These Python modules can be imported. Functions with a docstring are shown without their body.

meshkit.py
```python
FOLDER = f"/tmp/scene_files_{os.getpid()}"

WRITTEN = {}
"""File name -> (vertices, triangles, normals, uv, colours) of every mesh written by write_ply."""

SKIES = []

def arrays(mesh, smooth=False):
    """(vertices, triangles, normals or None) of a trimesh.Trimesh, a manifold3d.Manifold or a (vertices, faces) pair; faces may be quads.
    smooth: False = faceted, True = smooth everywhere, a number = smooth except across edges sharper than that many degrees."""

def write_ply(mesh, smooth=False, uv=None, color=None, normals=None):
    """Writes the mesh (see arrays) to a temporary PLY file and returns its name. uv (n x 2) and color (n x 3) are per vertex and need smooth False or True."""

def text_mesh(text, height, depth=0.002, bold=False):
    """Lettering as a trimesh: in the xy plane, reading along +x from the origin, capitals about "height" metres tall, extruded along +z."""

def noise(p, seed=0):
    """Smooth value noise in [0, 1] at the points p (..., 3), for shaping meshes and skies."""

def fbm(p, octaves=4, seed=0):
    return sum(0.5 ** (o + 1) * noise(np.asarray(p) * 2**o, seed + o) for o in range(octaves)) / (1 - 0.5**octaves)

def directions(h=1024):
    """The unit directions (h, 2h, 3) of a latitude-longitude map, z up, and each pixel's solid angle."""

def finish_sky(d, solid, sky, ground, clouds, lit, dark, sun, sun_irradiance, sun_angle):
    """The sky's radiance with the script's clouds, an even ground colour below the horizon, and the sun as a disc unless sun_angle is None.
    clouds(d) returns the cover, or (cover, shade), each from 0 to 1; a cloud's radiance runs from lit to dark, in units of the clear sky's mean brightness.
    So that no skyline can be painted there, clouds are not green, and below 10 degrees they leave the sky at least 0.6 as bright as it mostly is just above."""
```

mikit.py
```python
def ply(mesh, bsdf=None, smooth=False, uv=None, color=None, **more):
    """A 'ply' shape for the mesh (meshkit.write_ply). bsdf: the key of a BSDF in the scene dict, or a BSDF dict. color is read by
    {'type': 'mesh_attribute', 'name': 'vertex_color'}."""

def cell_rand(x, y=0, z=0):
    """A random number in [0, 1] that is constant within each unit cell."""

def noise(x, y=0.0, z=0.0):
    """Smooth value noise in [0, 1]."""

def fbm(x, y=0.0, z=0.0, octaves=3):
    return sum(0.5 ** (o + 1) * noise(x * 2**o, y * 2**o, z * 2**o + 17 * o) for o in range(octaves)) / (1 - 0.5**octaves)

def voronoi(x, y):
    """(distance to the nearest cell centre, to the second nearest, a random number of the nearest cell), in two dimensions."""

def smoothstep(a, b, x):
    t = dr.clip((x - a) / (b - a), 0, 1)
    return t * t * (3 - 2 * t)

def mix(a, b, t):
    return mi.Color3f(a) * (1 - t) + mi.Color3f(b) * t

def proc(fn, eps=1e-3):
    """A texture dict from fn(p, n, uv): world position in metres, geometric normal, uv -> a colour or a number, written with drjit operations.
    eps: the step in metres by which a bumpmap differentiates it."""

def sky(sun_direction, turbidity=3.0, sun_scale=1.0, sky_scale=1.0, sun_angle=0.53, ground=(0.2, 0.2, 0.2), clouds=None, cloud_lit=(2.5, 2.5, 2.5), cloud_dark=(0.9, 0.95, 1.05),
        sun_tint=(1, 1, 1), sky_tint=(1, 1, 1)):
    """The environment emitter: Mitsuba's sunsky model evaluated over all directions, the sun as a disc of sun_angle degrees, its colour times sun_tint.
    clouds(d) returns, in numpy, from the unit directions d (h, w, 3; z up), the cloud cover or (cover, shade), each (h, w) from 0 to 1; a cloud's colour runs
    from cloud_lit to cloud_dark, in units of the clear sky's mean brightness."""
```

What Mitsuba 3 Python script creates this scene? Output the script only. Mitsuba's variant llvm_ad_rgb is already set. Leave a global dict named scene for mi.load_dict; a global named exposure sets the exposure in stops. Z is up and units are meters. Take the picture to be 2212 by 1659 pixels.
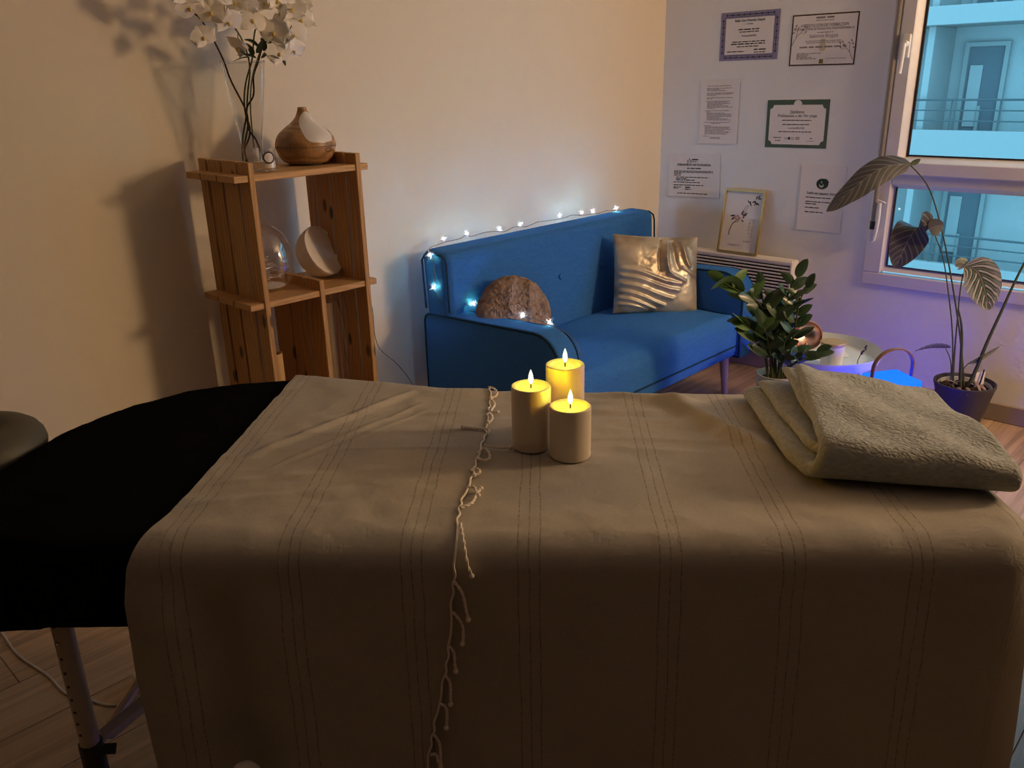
import math, numpy as np, trimesh, mitsuba as mi, mikit, meshkit, drjit as dr
from shapely.geometry import Polygon, Point, LineString, box as sbox
from shapely import affinity
T = mi.ScalarTransform4f
PI = math.pi
rng = np.random.default_rng(7)

# ------------------------------------------------------------------ camera, light, exposure
CAM = np.array([-3.7839, -2.5282, 1.4052])
YAW, PITCH, ROLL, FOCAL = math.radians(46.1375), math.radians(19.9742), math.radians(1.338), 1806.9
fwd = np.array([math.sin(YAW) * math.cos(PITCH), math.cos(YAW) * math.cos(PITCH), -math.sin(PITCH)])
rgt = np.array([math.cos(YAW), -math.sin(YAW), 0.0])
dwn = np.cross(fwd, rgt)
dwn2 = -math.sin(ROLL) * rgt + math.cos(ROLL) * dwn
scene = {'camera': {'type': 'perspective', 'fov_axis': 'x', 'fov': 2 * math.degrees(math.atan(1106 / FOCAL)), 'near_clip': 0.05, 'far_clip': 200.0,
                    'to_world': T().look_at(origin=CAM.tolist(), target=(CAM + fwd).tolist(), up=(-dwn2).tolist())}}
labels = {}
exposure = 0.0
SKY = [.62, 1.80, 2.52]                 # dusk overcast, blue-green against the warm lamp's white balance
LAMP = [88.0, 56.0, 30.0]           # warm globe of the floor lamp by the window
LANTERN = [0.0, 0.22, 8.0]
FLAME = [200.0, 92.0, 2.0]
FAIRY = [115.0, 320.0, 590.0]
scene['sky'] = {'type': 'constant', 'sampling_weight': 6.0, 'radiance': {'type': 'rgb', 'value': SKY}}

# ------------------------------------------------------------------ helpers
def free(key):
    if key not in scene and key not in labels:
        return key
    n = 1
    while f'{key}_{n:03d}' in scene or f'{key}_{n:03d}' in labels:
        n += 1
    return f'{key}_{n:03d}'

def thing(name, label, cat, group=None):
    k = free(name)
    labels[k] = {'label': label, 'category': cat}
    if group: labels[k]['group'] = group
    return k

def part(parent, name, mesh, bsdf, smooth=35, uv=None, label=None, **more):
    k = free(parent + '__' + name)
    scene[k] = mikit.ply(mesh, bsdf, smooth, uv, **more)
    if label: labels[k] = {'label': label}
    return k

def single(name, label, cat, mesh, bsdf, smooth=35, uv=None, group=None, **more):
    k = thing(name, label, cat, group)
    scene[k] = mikit.ply(mesh, bsdf, smooth, uv, **more)
    return k

def struct(name, mesh, bsdf, label, smooth=False):
    scene[name] = mikit.ply(mesh, bsdf, smooth)
    labels[name] = {'label': label, 'kind': 'structure'}

def cat(*ms): return trimesh.util.concatenate([m for m in ms if m is not None])

def cbox(lo, hi, c=0.002):
    lo, hi = np.minimum(lo, hi).astype(float), np.maximum(lo, hi).astype(float)
    c = min(c, *((hi - lo) * 0.45))
    if c <= 0: return trimesh.creation.box(bounds=[lo, hi])
    pts = []
    for sx in (0, 1):
        for sy in (0, 1):
            for sz in (0, 1):
                p = np.array([hi[0] if sx else lo[0], hi[1] if sy else lo[1], hi[2] if sz else lo[2]])
                d = np.array([-1 if sx else 1, -1 if sy else 1, -1 if sz else 1]) * c
                for k in range(3):
                    q = p + d; q[k] = p[k]; pts.append(q)
    return trimesh.convex.convex_hull(np.array(pts))

def hull(pts): return trimesh.convex.convex_hull(np.asarray(pts, float))

def sphere_pts(c, r, n=2):
    s = trimesh.creation.icosphere(n, r)
    return s.vertices + np.asarray(c)

def rbox(lo, hi, r, n=2):
    lo, hi = np.asarray(lo, float) + r, np.asarray(hi, float) - r
    return hull(np.vstack([sphere_pts((x, y, z), r, n) for x in (lo[0], hi[0]) for y in (lo[1], hi[1]) for z in (lo[2], hi[2])]))

def grid(V, cu=False, cv=False):
    V = np.asarray(V, float); nu, nv = V.shape[:2]
    i = np.arange(nu if cu else nu - 1); j = np.arange(nv if cv else nv - 1)
    I, J = np.meshgrid(i, j, indexing='ij')
    a = I * nv + J; b = ((I + 1) % nu) * nv + J; c = ((I + 1) % nu) * nv + (J + 1) % nv; d = I * nv + (J + 1) % nv
    f = np.concatenate([np.stack([a, b, c], -1).reshape(-1, 3), np.stack([a, c, d], -1).reshape(-1, 3)])
    if cv: f = f[:, ::-1]
    return trimesh.Trimesh(V.reshape(-1, 3), f, process=False)

def spline(pts, n):
    p = np.asarray(pts, float)
    if len(p) < 3:
        t = np.linspace(0, 1, n)[:, None]; return p[0] * (1 - t) + p[-1] * t
    from scipy.interpolate import CubicSpline
    d = np.r_[0, np.cumsum(np.linalg.norm(np.diff(p, axis=0), axis=1))]
    return CubicSpline(d, p, bc_type='natural')(np.linspace(0, d[-1], n))

def tube(pts, r, sides=8, n=None, cap=True):
    p = spline(pts, n) if n else np.asarray(pts, float)
    r = np.interp(np.linspace(0, 1, len(p)), np.linspace(0, 1, np.size(r)), np.atleast_1d(r)) if np.size(r) > 1 else np.full(len(p), float(np.atleast_1d(r)[0]))
    t = np.gradient(p, axis=0); t /= np.linalg.norm(t, axis=1, keepdims=True) + 1e-12
    u = np.cross(t[0], [0, 0, 1.0] if abs(t[0][2]) < .9 else [1.0, 0, 0]); u /= np.linalg.norm(u)
    rings = []
    ang = np.arange(sides) * 2 * PI / sides
    for k in range(len(p)):
        u = u - t[k] * (u @ t[k]); u /= np.linalg.norm(u) + 1e-12
        v = np.cross(t[k], u)
        rings.append(p[k] + r[k] * (np.cos(ang)[:, None] * u + np.sin(ang)[:, None] * v))
    m = grid(np.array(rings), cv=True)
    if cap:
        V = np.vstack([m.vertices, p[0], p[-1]]); n0 = len(m.vertices); k = len(p) - 1
        f = [[n0, j, (j + 1) % sides] for j in range(sides)][::-1] + [[n0 + 1, k * sides + (j + 1) % sides, k * sides + j] for j in range(sides)]
        f = [[q[0], q[2], q[1]] for q in f]
        m = trimesh.Trimesh(V, np.vstack([m.faces, f]), process=False)
    return m

def lathe(prof, c=(0, 0, 0), n=48, scale=(1, 1)):
    prof = np.asarray(prof, float); a = np.arange(n) * 2 * PI / n
    V = np.stack([prof[:, None, 0] * np.cos(a) * scale[0], prof[:, None, 0] * np.sin(a) * scale[1], np.repeat(prof[:, None, 1], n, 1)], -1) + np.asarray(c)
    return grid(V, cv=True)

def xf(m, M):
    m = m.copy(); m.apply_transform(M); return m

def frame_at(o, x, y, z):
    M = np.eye(4); M[:3, 0], M[:3, 1], M[:3, 2], M[:3, 3] = x, y, z, o; return M

def extrude(poly, h, o=(0, 0, 0), x=(1, 0, 0), y=(0, 1, 0)):
    """polygon in the plane (x, y) at o, extruded by h along x cross y"""
    x, y = np.asarray(x, float), np.asarray(y, float)
    polys = getattr(poly, 'geoms', [poly])
    m = cat(*[trimesh.creation.extrude_polygon(g, h, engine='earcut') for g in polys])
    return xf(m, frame_at(o, x, y, np.cross(x, y)))

def sm(a, b, x):
    t = np.clip((np.asarray(x, float) - a) / (b - a), 0, 1); return t * t * (3 - 2 * t)

def ridge(s, t_, a, b_, amp, wid):
    a, b_ = np.array(a), np.array(b_); d = b_ - a; L = np.linalg.norm(d); d /= L
    x = (s - a[0]) * d[0] + (t_ - a[1]) * d[1]; y_ = -(s - a[0]) * d[1] + (t_ - a[1]) * d[0]
    return amp * np.exp(-(y_ / wid) ** 2) * sm(-.03, .05, x) * sm(L + .03, L - .05, x)

# ------------------------------------------------------------------ materials
def two(d): return {'type': 'twosided', 'bsdf': d}
def rgb(c): return {'type': 'rgb', 'value': list(map(float, c))}
def mat(name, d): scene[name] = d; return name
def diff(name, c): return mat(name, two({'type': 'diffuse', 'reflectance': rgb(c)}))
def prin(name, c, rough=.5, **k): return mat(name, two({'type': 'principled', 'base_color': c if isinstance(c, dict) else rgb(c), 'roughness': rough, **k}))
F = mi.Float

def wall_bump(p, n, uv): return mikit.noise(p.x * 210, p.y * 210, p.z * 210) * .6 + mikit.noise(p.x * 90, p.y * 90, p.z * 90) * .4
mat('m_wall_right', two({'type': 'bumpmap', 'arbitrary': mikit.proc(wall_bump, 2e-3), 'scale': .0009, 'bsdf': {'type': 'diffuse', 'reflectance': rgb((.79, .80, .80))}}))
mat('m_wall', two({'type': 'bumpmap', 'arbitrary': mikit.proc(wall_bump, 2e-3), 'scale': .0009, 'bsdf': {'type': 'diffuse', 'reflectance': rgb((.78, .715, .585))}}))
diff('m_ceiling', (.62, .60, .57))
diff('m_rear_wall', (.12, .105, .09))  # unseen walls, darkened to cut bounce onto the throw front
prin('m_blocker_wood', (.06, .04, .028), .5)  # dark wood of the two unseen pieces added to block the lamp
diff('m_baseboard', (.30, .25, .22))
prin('m_upvc', (.62, .605, .63), .35, specular=.5)
prin('m_white_metal', (.78, .76, .74), .4)
prin('m_heater_dark', (.20, .19, .18), .5, metallic=.3)  # heater metal, darkened so the gaps between the slats look dark
diff('m_gasket', (.03, .03, .03))  # black gasket of the window seals
prin('m_black_plastic', (.02, .02, .02), .4)
prin('m_grey_rod', (.20, .185, .17), .5)

def floor_fn(tone, seed):
    def fn(p, n, uv):
        g = mikit.fbm(p.x * 3.0 + seed, p.y * 55, seed * 1.7, 4)
        g2 = mikit.noise(p.x * 9 + seed * 3, p.y * 260, 1.0)
        k = mikit.smoothstep(.25, .75, g) * .75 + g2 * .25
        return mikit.mix([c * .66 for c in tone], [min(1, c * 1.22) for c in tone], k)
    return fn
for i, tone in enumerate([(.36, .255, .165), (.33, .235, .155), (.39, .28, .185)]):
    prin(f'm_floor_{i}', mikit.proc(floor_fn(tone, i * 4.3 + 1)), .38, specular=.45)
diff('m_floor_joint', (.08, .06, .045))

def pine(axis, seed, tone=(.46, .27, .11)):
    def fn(p, n, uv):
        l, a, b = (p.z, p.x, p.y) if axis == 2 else (p.x, p.y, p.z)
        w = mikit.noise(l * 5 + seed, a * 9, b * 9)
        r = .5 + .5 * dr.sin((b + a + w * .03) * 420 + mikit.noise(l * 7, a * 30 + seed, b * 30) * 9)
        d1, d2, rn = mikit.voronoi(l * 6.0 + seed * 2.3, (a + b) * 13 + seed)
        knot = mikit.smoothstep(.17, .08, d1) * mikit.smoothstep(.78, .8, rn)
        fine = mikit.noise(l * 25, (a + b) * 600, seed)
        c = mikit.mix([x * .72 for x in tone], [x * 1.22 for x in tone], r * .55 + fine * .45)
        return mikit.mix(c, [x * .24 for x in tone], knot)
    return fn
prin('m_pine_v', mikit.proc(pine(2, 3.0)), .5, specular=.35)
prin('m_pine_v2', mikit.proc(pine(2, 9.7, (.42, .235, .09))), .5, specular=.35)
prin('m_pine_h', mikit.proc(pine(0, 5.0, (.48, .28, .12))), .5, specular=.35)

def sofa_fn(p, n, uv):
    w = mikit.noise(p.x * 900, p.y * 60, p.z * 900) * .5 + mikit.noise(p.x * 60, p.y * 900, p.z * 260) * .5
    return mikit.mix((.022, .105, .32), (.050, .185, .50), w)
prin('m_sofa', mikit.proc(sofa_fn), .9, specular=.1)
prin('m_sofa_piping', (.012, .035, .065), .9, specular=.1)
prin('m_beech', (.62, .43, .25), .45)

# throw: openwork thread triplets run across the cloth; uv are cloth coordinates in metres
TRIPLES = (0.02, .205, .395, .575, .79, .975, 1.165, 1.345)
def throw_fn(p, n, uv):
    u, v = uv.x, uv.y
    weave = mikit.noise(u * 1300, v * 220, 0.5) * .5 + mikit.noise(u * 220, v * 1300, 3.5) * .5
    blotch = mikit.fbm(u * 9, v * 9, 2.0, 3)
    c = mikit.mix((.32, .305, .265), (.50, .475, .42), weave * .7 + blotch * .3)
    line = F(0)
    for q in TRIPLES:
        for k in (-1, 0, 1):
            line = dr.maximum(line, mikit.smoothstep(.0015, .0006, dr.abs(u - (q + k * .0165) - .003 * (mikit.noise(v * 22, q * 31 + k) - .5))))
    dash = (.35 + .65 * mikit.smoothstep(.3, .6, mikit.noise(v * 260, dr.floor(u * 60) * 3.1)))
    return mikit.mix(c, (.10, .07, .045), line * dash * .5)
def throw_bump(p, n, uv):
    return mikit.noise(uv.x * 500, uv.y * 120, 0) * .5 + mikit.noise(uv.x * 120, uv.y * 500, 7) * .5
mat('m_throw', two({'type': 'bumpmap', 'arbitrary': mikit.proc(throw_bump, 1e-3), 'scale': .0006, 'bsdf': {'type': 'diffuse', 'reflectance': mikit.proc(throw_fn)}}))
diff('m_black_cloth', (.006, .006, .0065))
prin('m_fringe', (.82, .77, .68), .9, specular=.1)
def plush_fn(p, n, uv):
    k = mikit.fbm(p.x * 160, p.y * 160, p.z * 160, 3)
    return mikit.mix((.25, .27, .245), (.42, .44, .41), k)
def plush_bump(p, n, uv): return mikit.fbm(p.x * 260, p.y * 260, p.z * 260, 3)
mat('m_plush', two({'type': 'bumpmap', 'arbitrary': mikit.proc(plush_bump, 1.2e-3), 'scale': .004, 'bsdf': {'type': 'principled', 'base_color': mikit.proc(plush_fn), 'roughness': .95, 'sheen': .6, 'specular': .05}}))
prin('m_headrest', (.055, .055, .040), .6)

def gold_fn(p, n, uv):
    u, v = uv.x * 9, uv.y * 52
    z = dr.abs(u * 2 - 2 * dr.floor(u) - 1) * 3.2
    s = v + z
    s = s - dr.floor(s)
    worn = mikit.smoothstep(.30, .62, mikit.fbm(uv.x * 4, uv.y * 4, 5.0, 3))
    line = mikit.smoothstep(.30, .42, dr.abs(s - .5) * 2) * mikit.smoothstep(.98, .86, dr.abs(s - .5) * 2)
    return mikit.mix((.36, .28, .19), (.95, .84, .60), line * worn)
prin('m_gold_cushion', mikit.proc(gold_fn), .36, metallic=.5, specular=.5)
def fur_fn(p, n, uv):
    k = mikit.fbm(p.x * 60, p.y * 60, p.z * 22, 4)
    return mikit.mix((.20, .125, .085), (.43, .30, .22), k)
def fur_bump(p, n, uv): return mikit.fbm(p.x * 150 + 9, p.y * 150, p.z * 40, 3)
mat('m_fur', two({'type': 'bumpmap', 'arbitrary': mikit.proc(fur_bump, 1.5e-3), 'scale': .03, 'bsdf': {'type': 'principled', 'base_color': mikit.proc(fur_fn), 'roughness': .9, 'sheen': .8, 'specular': .1}}))

mat('m_glass', {'type': 'thindielectric', 'int_ior': 1.5})
mat('m_glass_bright', {'type': 'thindielectric', 'int_ior': 1.75})
mat('m_glass_rim', {'type': 'dielectric', 'int_ior': 1.5})
prin('m_wax', (.66, .58, .46), .45, specular=.4)
prin('m_wax_white', (.72, .67, .58), .5)
diff('m_wick', (.03, .02, .015))
def wood_fn(p, n, uv):
    w = mikit.noise(p.x * 14, p.y * 14, p.z * 30)
    k = .5 + .5 * dr.sin((p.z * 150 + w * 16 + p.x * 40))
    return mikit.mix((.19, .10, .040), (.44, .25, .11), k * .6 + mikit.noise(p.x * 300, p.y * 300, p.z * 60) * .4)
prin('m_diffuser_wood', mikit.proc(wood_fn), .38, specular=.4)
prin('m_porcelain', (.70, .68, .66), .35)
prin('m_white_paper', (.74, .72, .72), .75, specular=.1)
diff('m_ink', (.055, .05, .06))
diff('m_ink_light', (.22, .2, .2))
diff('m_border_blue', (.25, .24, .38))
diff('m_border_brown', (.07, .045, .04))
diff('m_border_green', (.085, .13, .10))
diff('m_olive', (.20, .16, .04))
diff('m_pale_olive', (.52, .48, .36))
diff('m_dark_green', (.03, .055, .045))
diff('m_pink', (.50, .33, .34))
prin('m_gold_frame', (.48, .36, .14), .35, metallic=.6)
prin('m_orchid', (.88, .86, .80), .7, specular=.1)
prin('m_orchid_lip', (.62, .46, .13), .6)
diff('m_stem_dark', (.035, .025, .018))
diff('m_stem_green', (.07, .085, .045))
prin('m_leaf_dark', (.028, .055, .026), .45, specular=.5)
def zz_fn(p, n, uv):
    return mikit.mix((.014, .038, .018), (.034, .08, .03), mikit.noise(p.x * 25, p.y * 25, p.z * 25))
prin('m_zz', mikit.proc(zz_fn), .3, specular=.6)
prin('m_zz_light', (.065, .145, .035), .4, specular=.4)
def cal_fn(p, n, uv):
    a, v = dr.abs(uv.x - .5) * 2, uv.y
    s = v * 7 - a * 2.2 + .25 * mikit.noise(uv.x * 9, v * 9, 0)
    f = s - dr.floor(s)
    stripe = mikit.smoothstep(.62, .72, f) * mikit.smoothstep(1.0, .92, f) + .6 * mikit.smoothstep(.3, .36, f) * mikit.smoothstep(.45, .4, f)
    stripe = stripe * mikit.smoothstep(.05, .14, a)
    mid = mikit.smoothstep(.05, .02, a)
    base = mikit.mix((.035, .06, .035), (.16, .20, .15), mikit.smoothstep(.55, .95, a + .25 * mikit.noise(uv.x * 6, v * 6, 3)))
    return mikit.mix(base, (.42, .43, .36), dr.clip(stripe + mid * .3, 0, 1))
prin('m_calathea', mikit.proc(cal_fn), .4, specular=.45)
def calu_fn(p, n, uv):
    a, v = dr.abs(uv.x - .5) * 2, uv.y
    s = v * 9 - a * 2.2
    f = s - dr.floor(s)
    return mikit.mix((.045, .048, .058), (.12, .125, .14), mikit.smoothstep(.6, .78, f) * mikit.smoothstep(1.0, .85, f) + mikit.smoothstep(.05, .02, a))
prin('m_calathea_under', mikit.proc(calu_fn), .5, specular=.4)
diff('m_leaf_brown', (.30, .13, .06))
prin('m_pot_dark', (.030, .027, .033), .55)
prin('m_pot_grey', (.36, .38, .34), .5)
diff('m_soil', (.045, .03, .025))
prin('m_dry_leaf', (.22, .15, .14), .6)
prin('m_tray', (.60, .66, .66), .35)
mat('m_copper', two({'type': 'roughconductor', 'material': 'Cu', 'alpha': .12}))
prin('m_brass_lid', (.55, .43, .22), .4, metallic=.4)
prin('m_leather', (.20, .10, .055), .4)
diff('m_lantern', (.02, .04, .08))
prin('m_cord', (.55, .52, .48), .5)
prin('m_star', (.85, .88, .92), .2, specular=.8)
mat('m_wire', two({'type': 'roughconductor', 'material': 'Al', 'alpha': .25}))
prin('m_wire_dark', (.05, .05, .05), .5)
prin('m_alu', (.50, .45, .37), .4, specular=.5)
prin('m_brace', (.62, .60, .64), .5)
prin('m_cork', (.36, .26, .2), .8)
prin('m_bamboo', (.50, .31, .11), .45)
diff('m_facade', (.40, .41, .41))
diff('m_facade_recess', (.50, .51, .51))  # facade colour lightened to offset the weaker light in the recess
diff('m_facade_grey', (.25, .26, .26))
diff('m_facade_dark', (.19, .21, .24))
diff('m_rail', (.11, .13, .14))
diff('m_ground', (.25, .25, .25))

# ------------------------------------------------------------------ the room
RX, RY, RH = -6.3, -6.6, 2.5
WY0, WY1, WZ0, WZ1 = -1.115, -3.02, .51, 2.22          # window opening in the right wall
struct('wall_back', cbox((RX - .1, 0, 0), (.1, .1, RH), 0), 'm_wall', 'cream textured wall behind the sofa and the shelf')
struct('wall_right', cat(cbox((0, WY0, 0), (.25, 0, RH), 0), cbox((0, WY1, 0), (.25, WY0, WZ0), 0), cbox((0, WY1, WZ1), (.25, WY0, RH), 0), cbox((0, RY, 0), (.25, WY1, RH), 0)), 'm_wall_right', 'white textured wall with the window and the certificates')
struct('wall_left', cbox((RX - .1, RY, 0), (RX, 0, RH), 0), 'm_rear_wall', 'dark brown wall at the far left of the room, outside the picture')
struct('wall_front', cbox((RX - .1, RY - .1, 0), (.25, RY, RH), 0), 'm_rear_wall', 'dark brown wall behind the camera')
struct('ceiling', cbox((RX - .1, RY - .1, RH), (.25, .1, RH + .1), 0), 'm_ceiling', 'white ceiling')
struct('floor', cbox((RX - .1, RY - .1, -.1), (.25, .1, -.0035), 0), 'm_floor_joint', 'laminate floor of brown wood planks')
PW, PL = .19, 1.285
row = 0
y = -.03
while y > RY:
    y2 = max(y - PW, RY)
    off = {0: .0}.get(row, (row * .437) % 1.0) * PL
    # the joints seen at the near left corner stand at x = -3.404 in the second row
    x = -3.404 - PL * 2 + (0 if row == 1 else off)
    while x > RX: x -= PL
    while x < 0:
        a, b_ = max(x, RX), min(x + PL, 0)
        if b_ - a > .02:
            k = free('floor__plank')
            scene[k] = mikit.ply(cbox((a + .0006, y2 + .0006, -.0035), (b_ - .0006, y - .0006, 0), .0012), f'm_floor_{int(rng.integers(3))}', False)
        x += PL
    y = y2; row += 1
def skirting(name, lo, hi, label): struct(name, cbox(lo, hi, .003), 'm_baseboard', label)
skirting('baseboard_back', (RX, -.013, 0), (0, 0, .078), 'brown baseboard along the wall behind the sofa')
skirting('baseboard_right', (-.013, RY, 0), (0, -.013, .078), 'brown baseboard along the wall under the window')

# ------------------------------------------------------------------ window: outer frame, opening sash above, fixed pane below
labels['window_1'] = {'label': 'white plastic window with an opening sash above and a fixed low pane', 'kind': 'structure'}
W = 'window_1'
def bar(name, y0, y1, z0, z1, x0, x1, c=.004, m='m_upvc', label=None): return part(W, name, cbox((x0, y0, z0), (x1, y1, z1), c), m, False, label=label)
bar('casing', -1.108, WY1, WZ0 - .004, .562, -.012, .07)
bar('casing', -1.108, -1.185, .562, WZ1, -.012, .07)
bar('casing', WY1 + .06, WY1, .562, WZ1, -.012, .07)
bar('casing', -1.185, WY1 + .06, WZ1 - .06, WZ1, -.012, .07)
bar('rail', -1.185, WY1 + .06, .948, 1.005, -.012, .07)
# sash
bar('sash', -1.150, -1.206, .992, WZ1 - .02, -.032, .055)
bar('sash', WY1 + .03, WY1 + .09, .992, WZ1 - .02, -.032, .055)
bar('sash', -1.206, WY1 + .09, .992, 1.045, -.032, .055)
bar('sash', -1.206, WY1 + .09, WZ1 - .075, WZ1 - .02, -.032, .055)
def bead(y0, y1, z0, z1, xf_, xb, w):
    """sloping glazing bead round an opening y0..y1, z0..z1 (face at xf_, glass at xb)"""
    o = [(y0, z0), (y1, z0), (y1, z1), (y0, z1)]
    s = 1 if y0 > y1 else -1
    i = [(y0 - s * w, z0 + w), (y1 + s * w, z0 + w), (y1 + s * w, z1 - w), (y0 - s * w, z1 - w)]
    ms = []
    for k in range(4):
        a, b_ = o[k], o[(k + 1) % 4]; c_, d_ = i[(k + 1) % 4], i[k]
        ms.append(hull([(xf_, *a), (xf_, *b_), (xb, *c_), (xb, *d_), (xb + .01, *a), (xb + .01, *b_)]))
    return ms
for m in bead(-1.206, WY1 + .09, 1.045, WZ1 - .075, -.026, .012, .026): part(W, 'glazing_bead', m, 'm_upvc', False)
for m in bead(-1.180, WY1 + .06, .572, .955, -.006, .016, .024): part(W, 'glazing_bead', m, 'm_upvc', False)
def pane(y0, y1, z0, z1, x): return trimesh.Trimesh([(x, y0, z0), (x, y1, z0), (x, y1, z1), (x, y0, z1)], [[0, 1, 2], [0, 2, 3]], process=False)
part(W, 'pane', pane(-1.2325, WY1 + .1, 1.0715, WZ1 - .1, .0125), 'm_glass', False)
part(W, 'pane', pane(-1.2045, WY1 + .08, .5965, .9305, .0165), 'm_glass', False)
for a in (((-1.229, -1.235), (1.064, WZ1 - .09)), ): part(W, 'seal', cbox((.0, a[0][0], a[1][0]), (.0118, a[0][1], a[1][1]), .001), 'm_gasket', False)
part(W, 'seal', cbox((0, -1.235, 1.0695), (.0118, WY1 + .1, 1.0722), .001), 'm_gasket', False)
part(W, 'seal', cbox((.004, -1.2015, .594), (.0158, -1.206, .935), .001), 'm_gasket', False)
part(W, 'seal', cbox((.004, -1.206, .595), (.0158, WY1 + .08, .5972), .001), 'm_gasket', False)
# handle
hd = part(W, 'handle', cat(rbox((-.048, -1.2, 1.452), (-.032, -1.168, 1.545), .007), tube([(-.04, -1.186, 1.507), (-.075, -1.186, 1.507)], .012, 14), tube([(-.075, -1.186, 1.510), (-.078, -1.186, 1.46), (-.078, -1.183, 1.395)], [.0105, .0095, .009], 10, 8)), 'm_porcelain', 40, label='white lever handle')
# shutter crank
sc_ = thing('shutter_crank', 'grey shutter winder rod with a white folding crank at the left edge of the window', 'shutter crank')
part(sc_, 'rod', tube([(-.030, -1.136, 2.2), (-.030, -1.136, 1.5), (-.030, -1.136, .79)], .0105, 10), 'm_grey_rod')
part(sc_, 'collar', tube([(-.030, -1.136, .79), (-.030, -1.136, .755)], .0125, 12), 'm_black_plastic')
part(sc_, 'crank', cat(tube([(-.030, -1.136, .755), (-.030, -1.136, .70)], [.012, .010], 12), tube([(-.036, -1.148, .708), (-.044, -1.158, .76), (-.044, -1.160, .872)], [.008, .0085, .0075], 10, 8)), 'm_porcelain')
part(sc_, 'clip', tube([(-.0125, -1.170, .868), (-.040, -1.172, .876), (-.050, -1.150, .885)], .003, 8, 8), 'm_porcelain')

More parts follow.
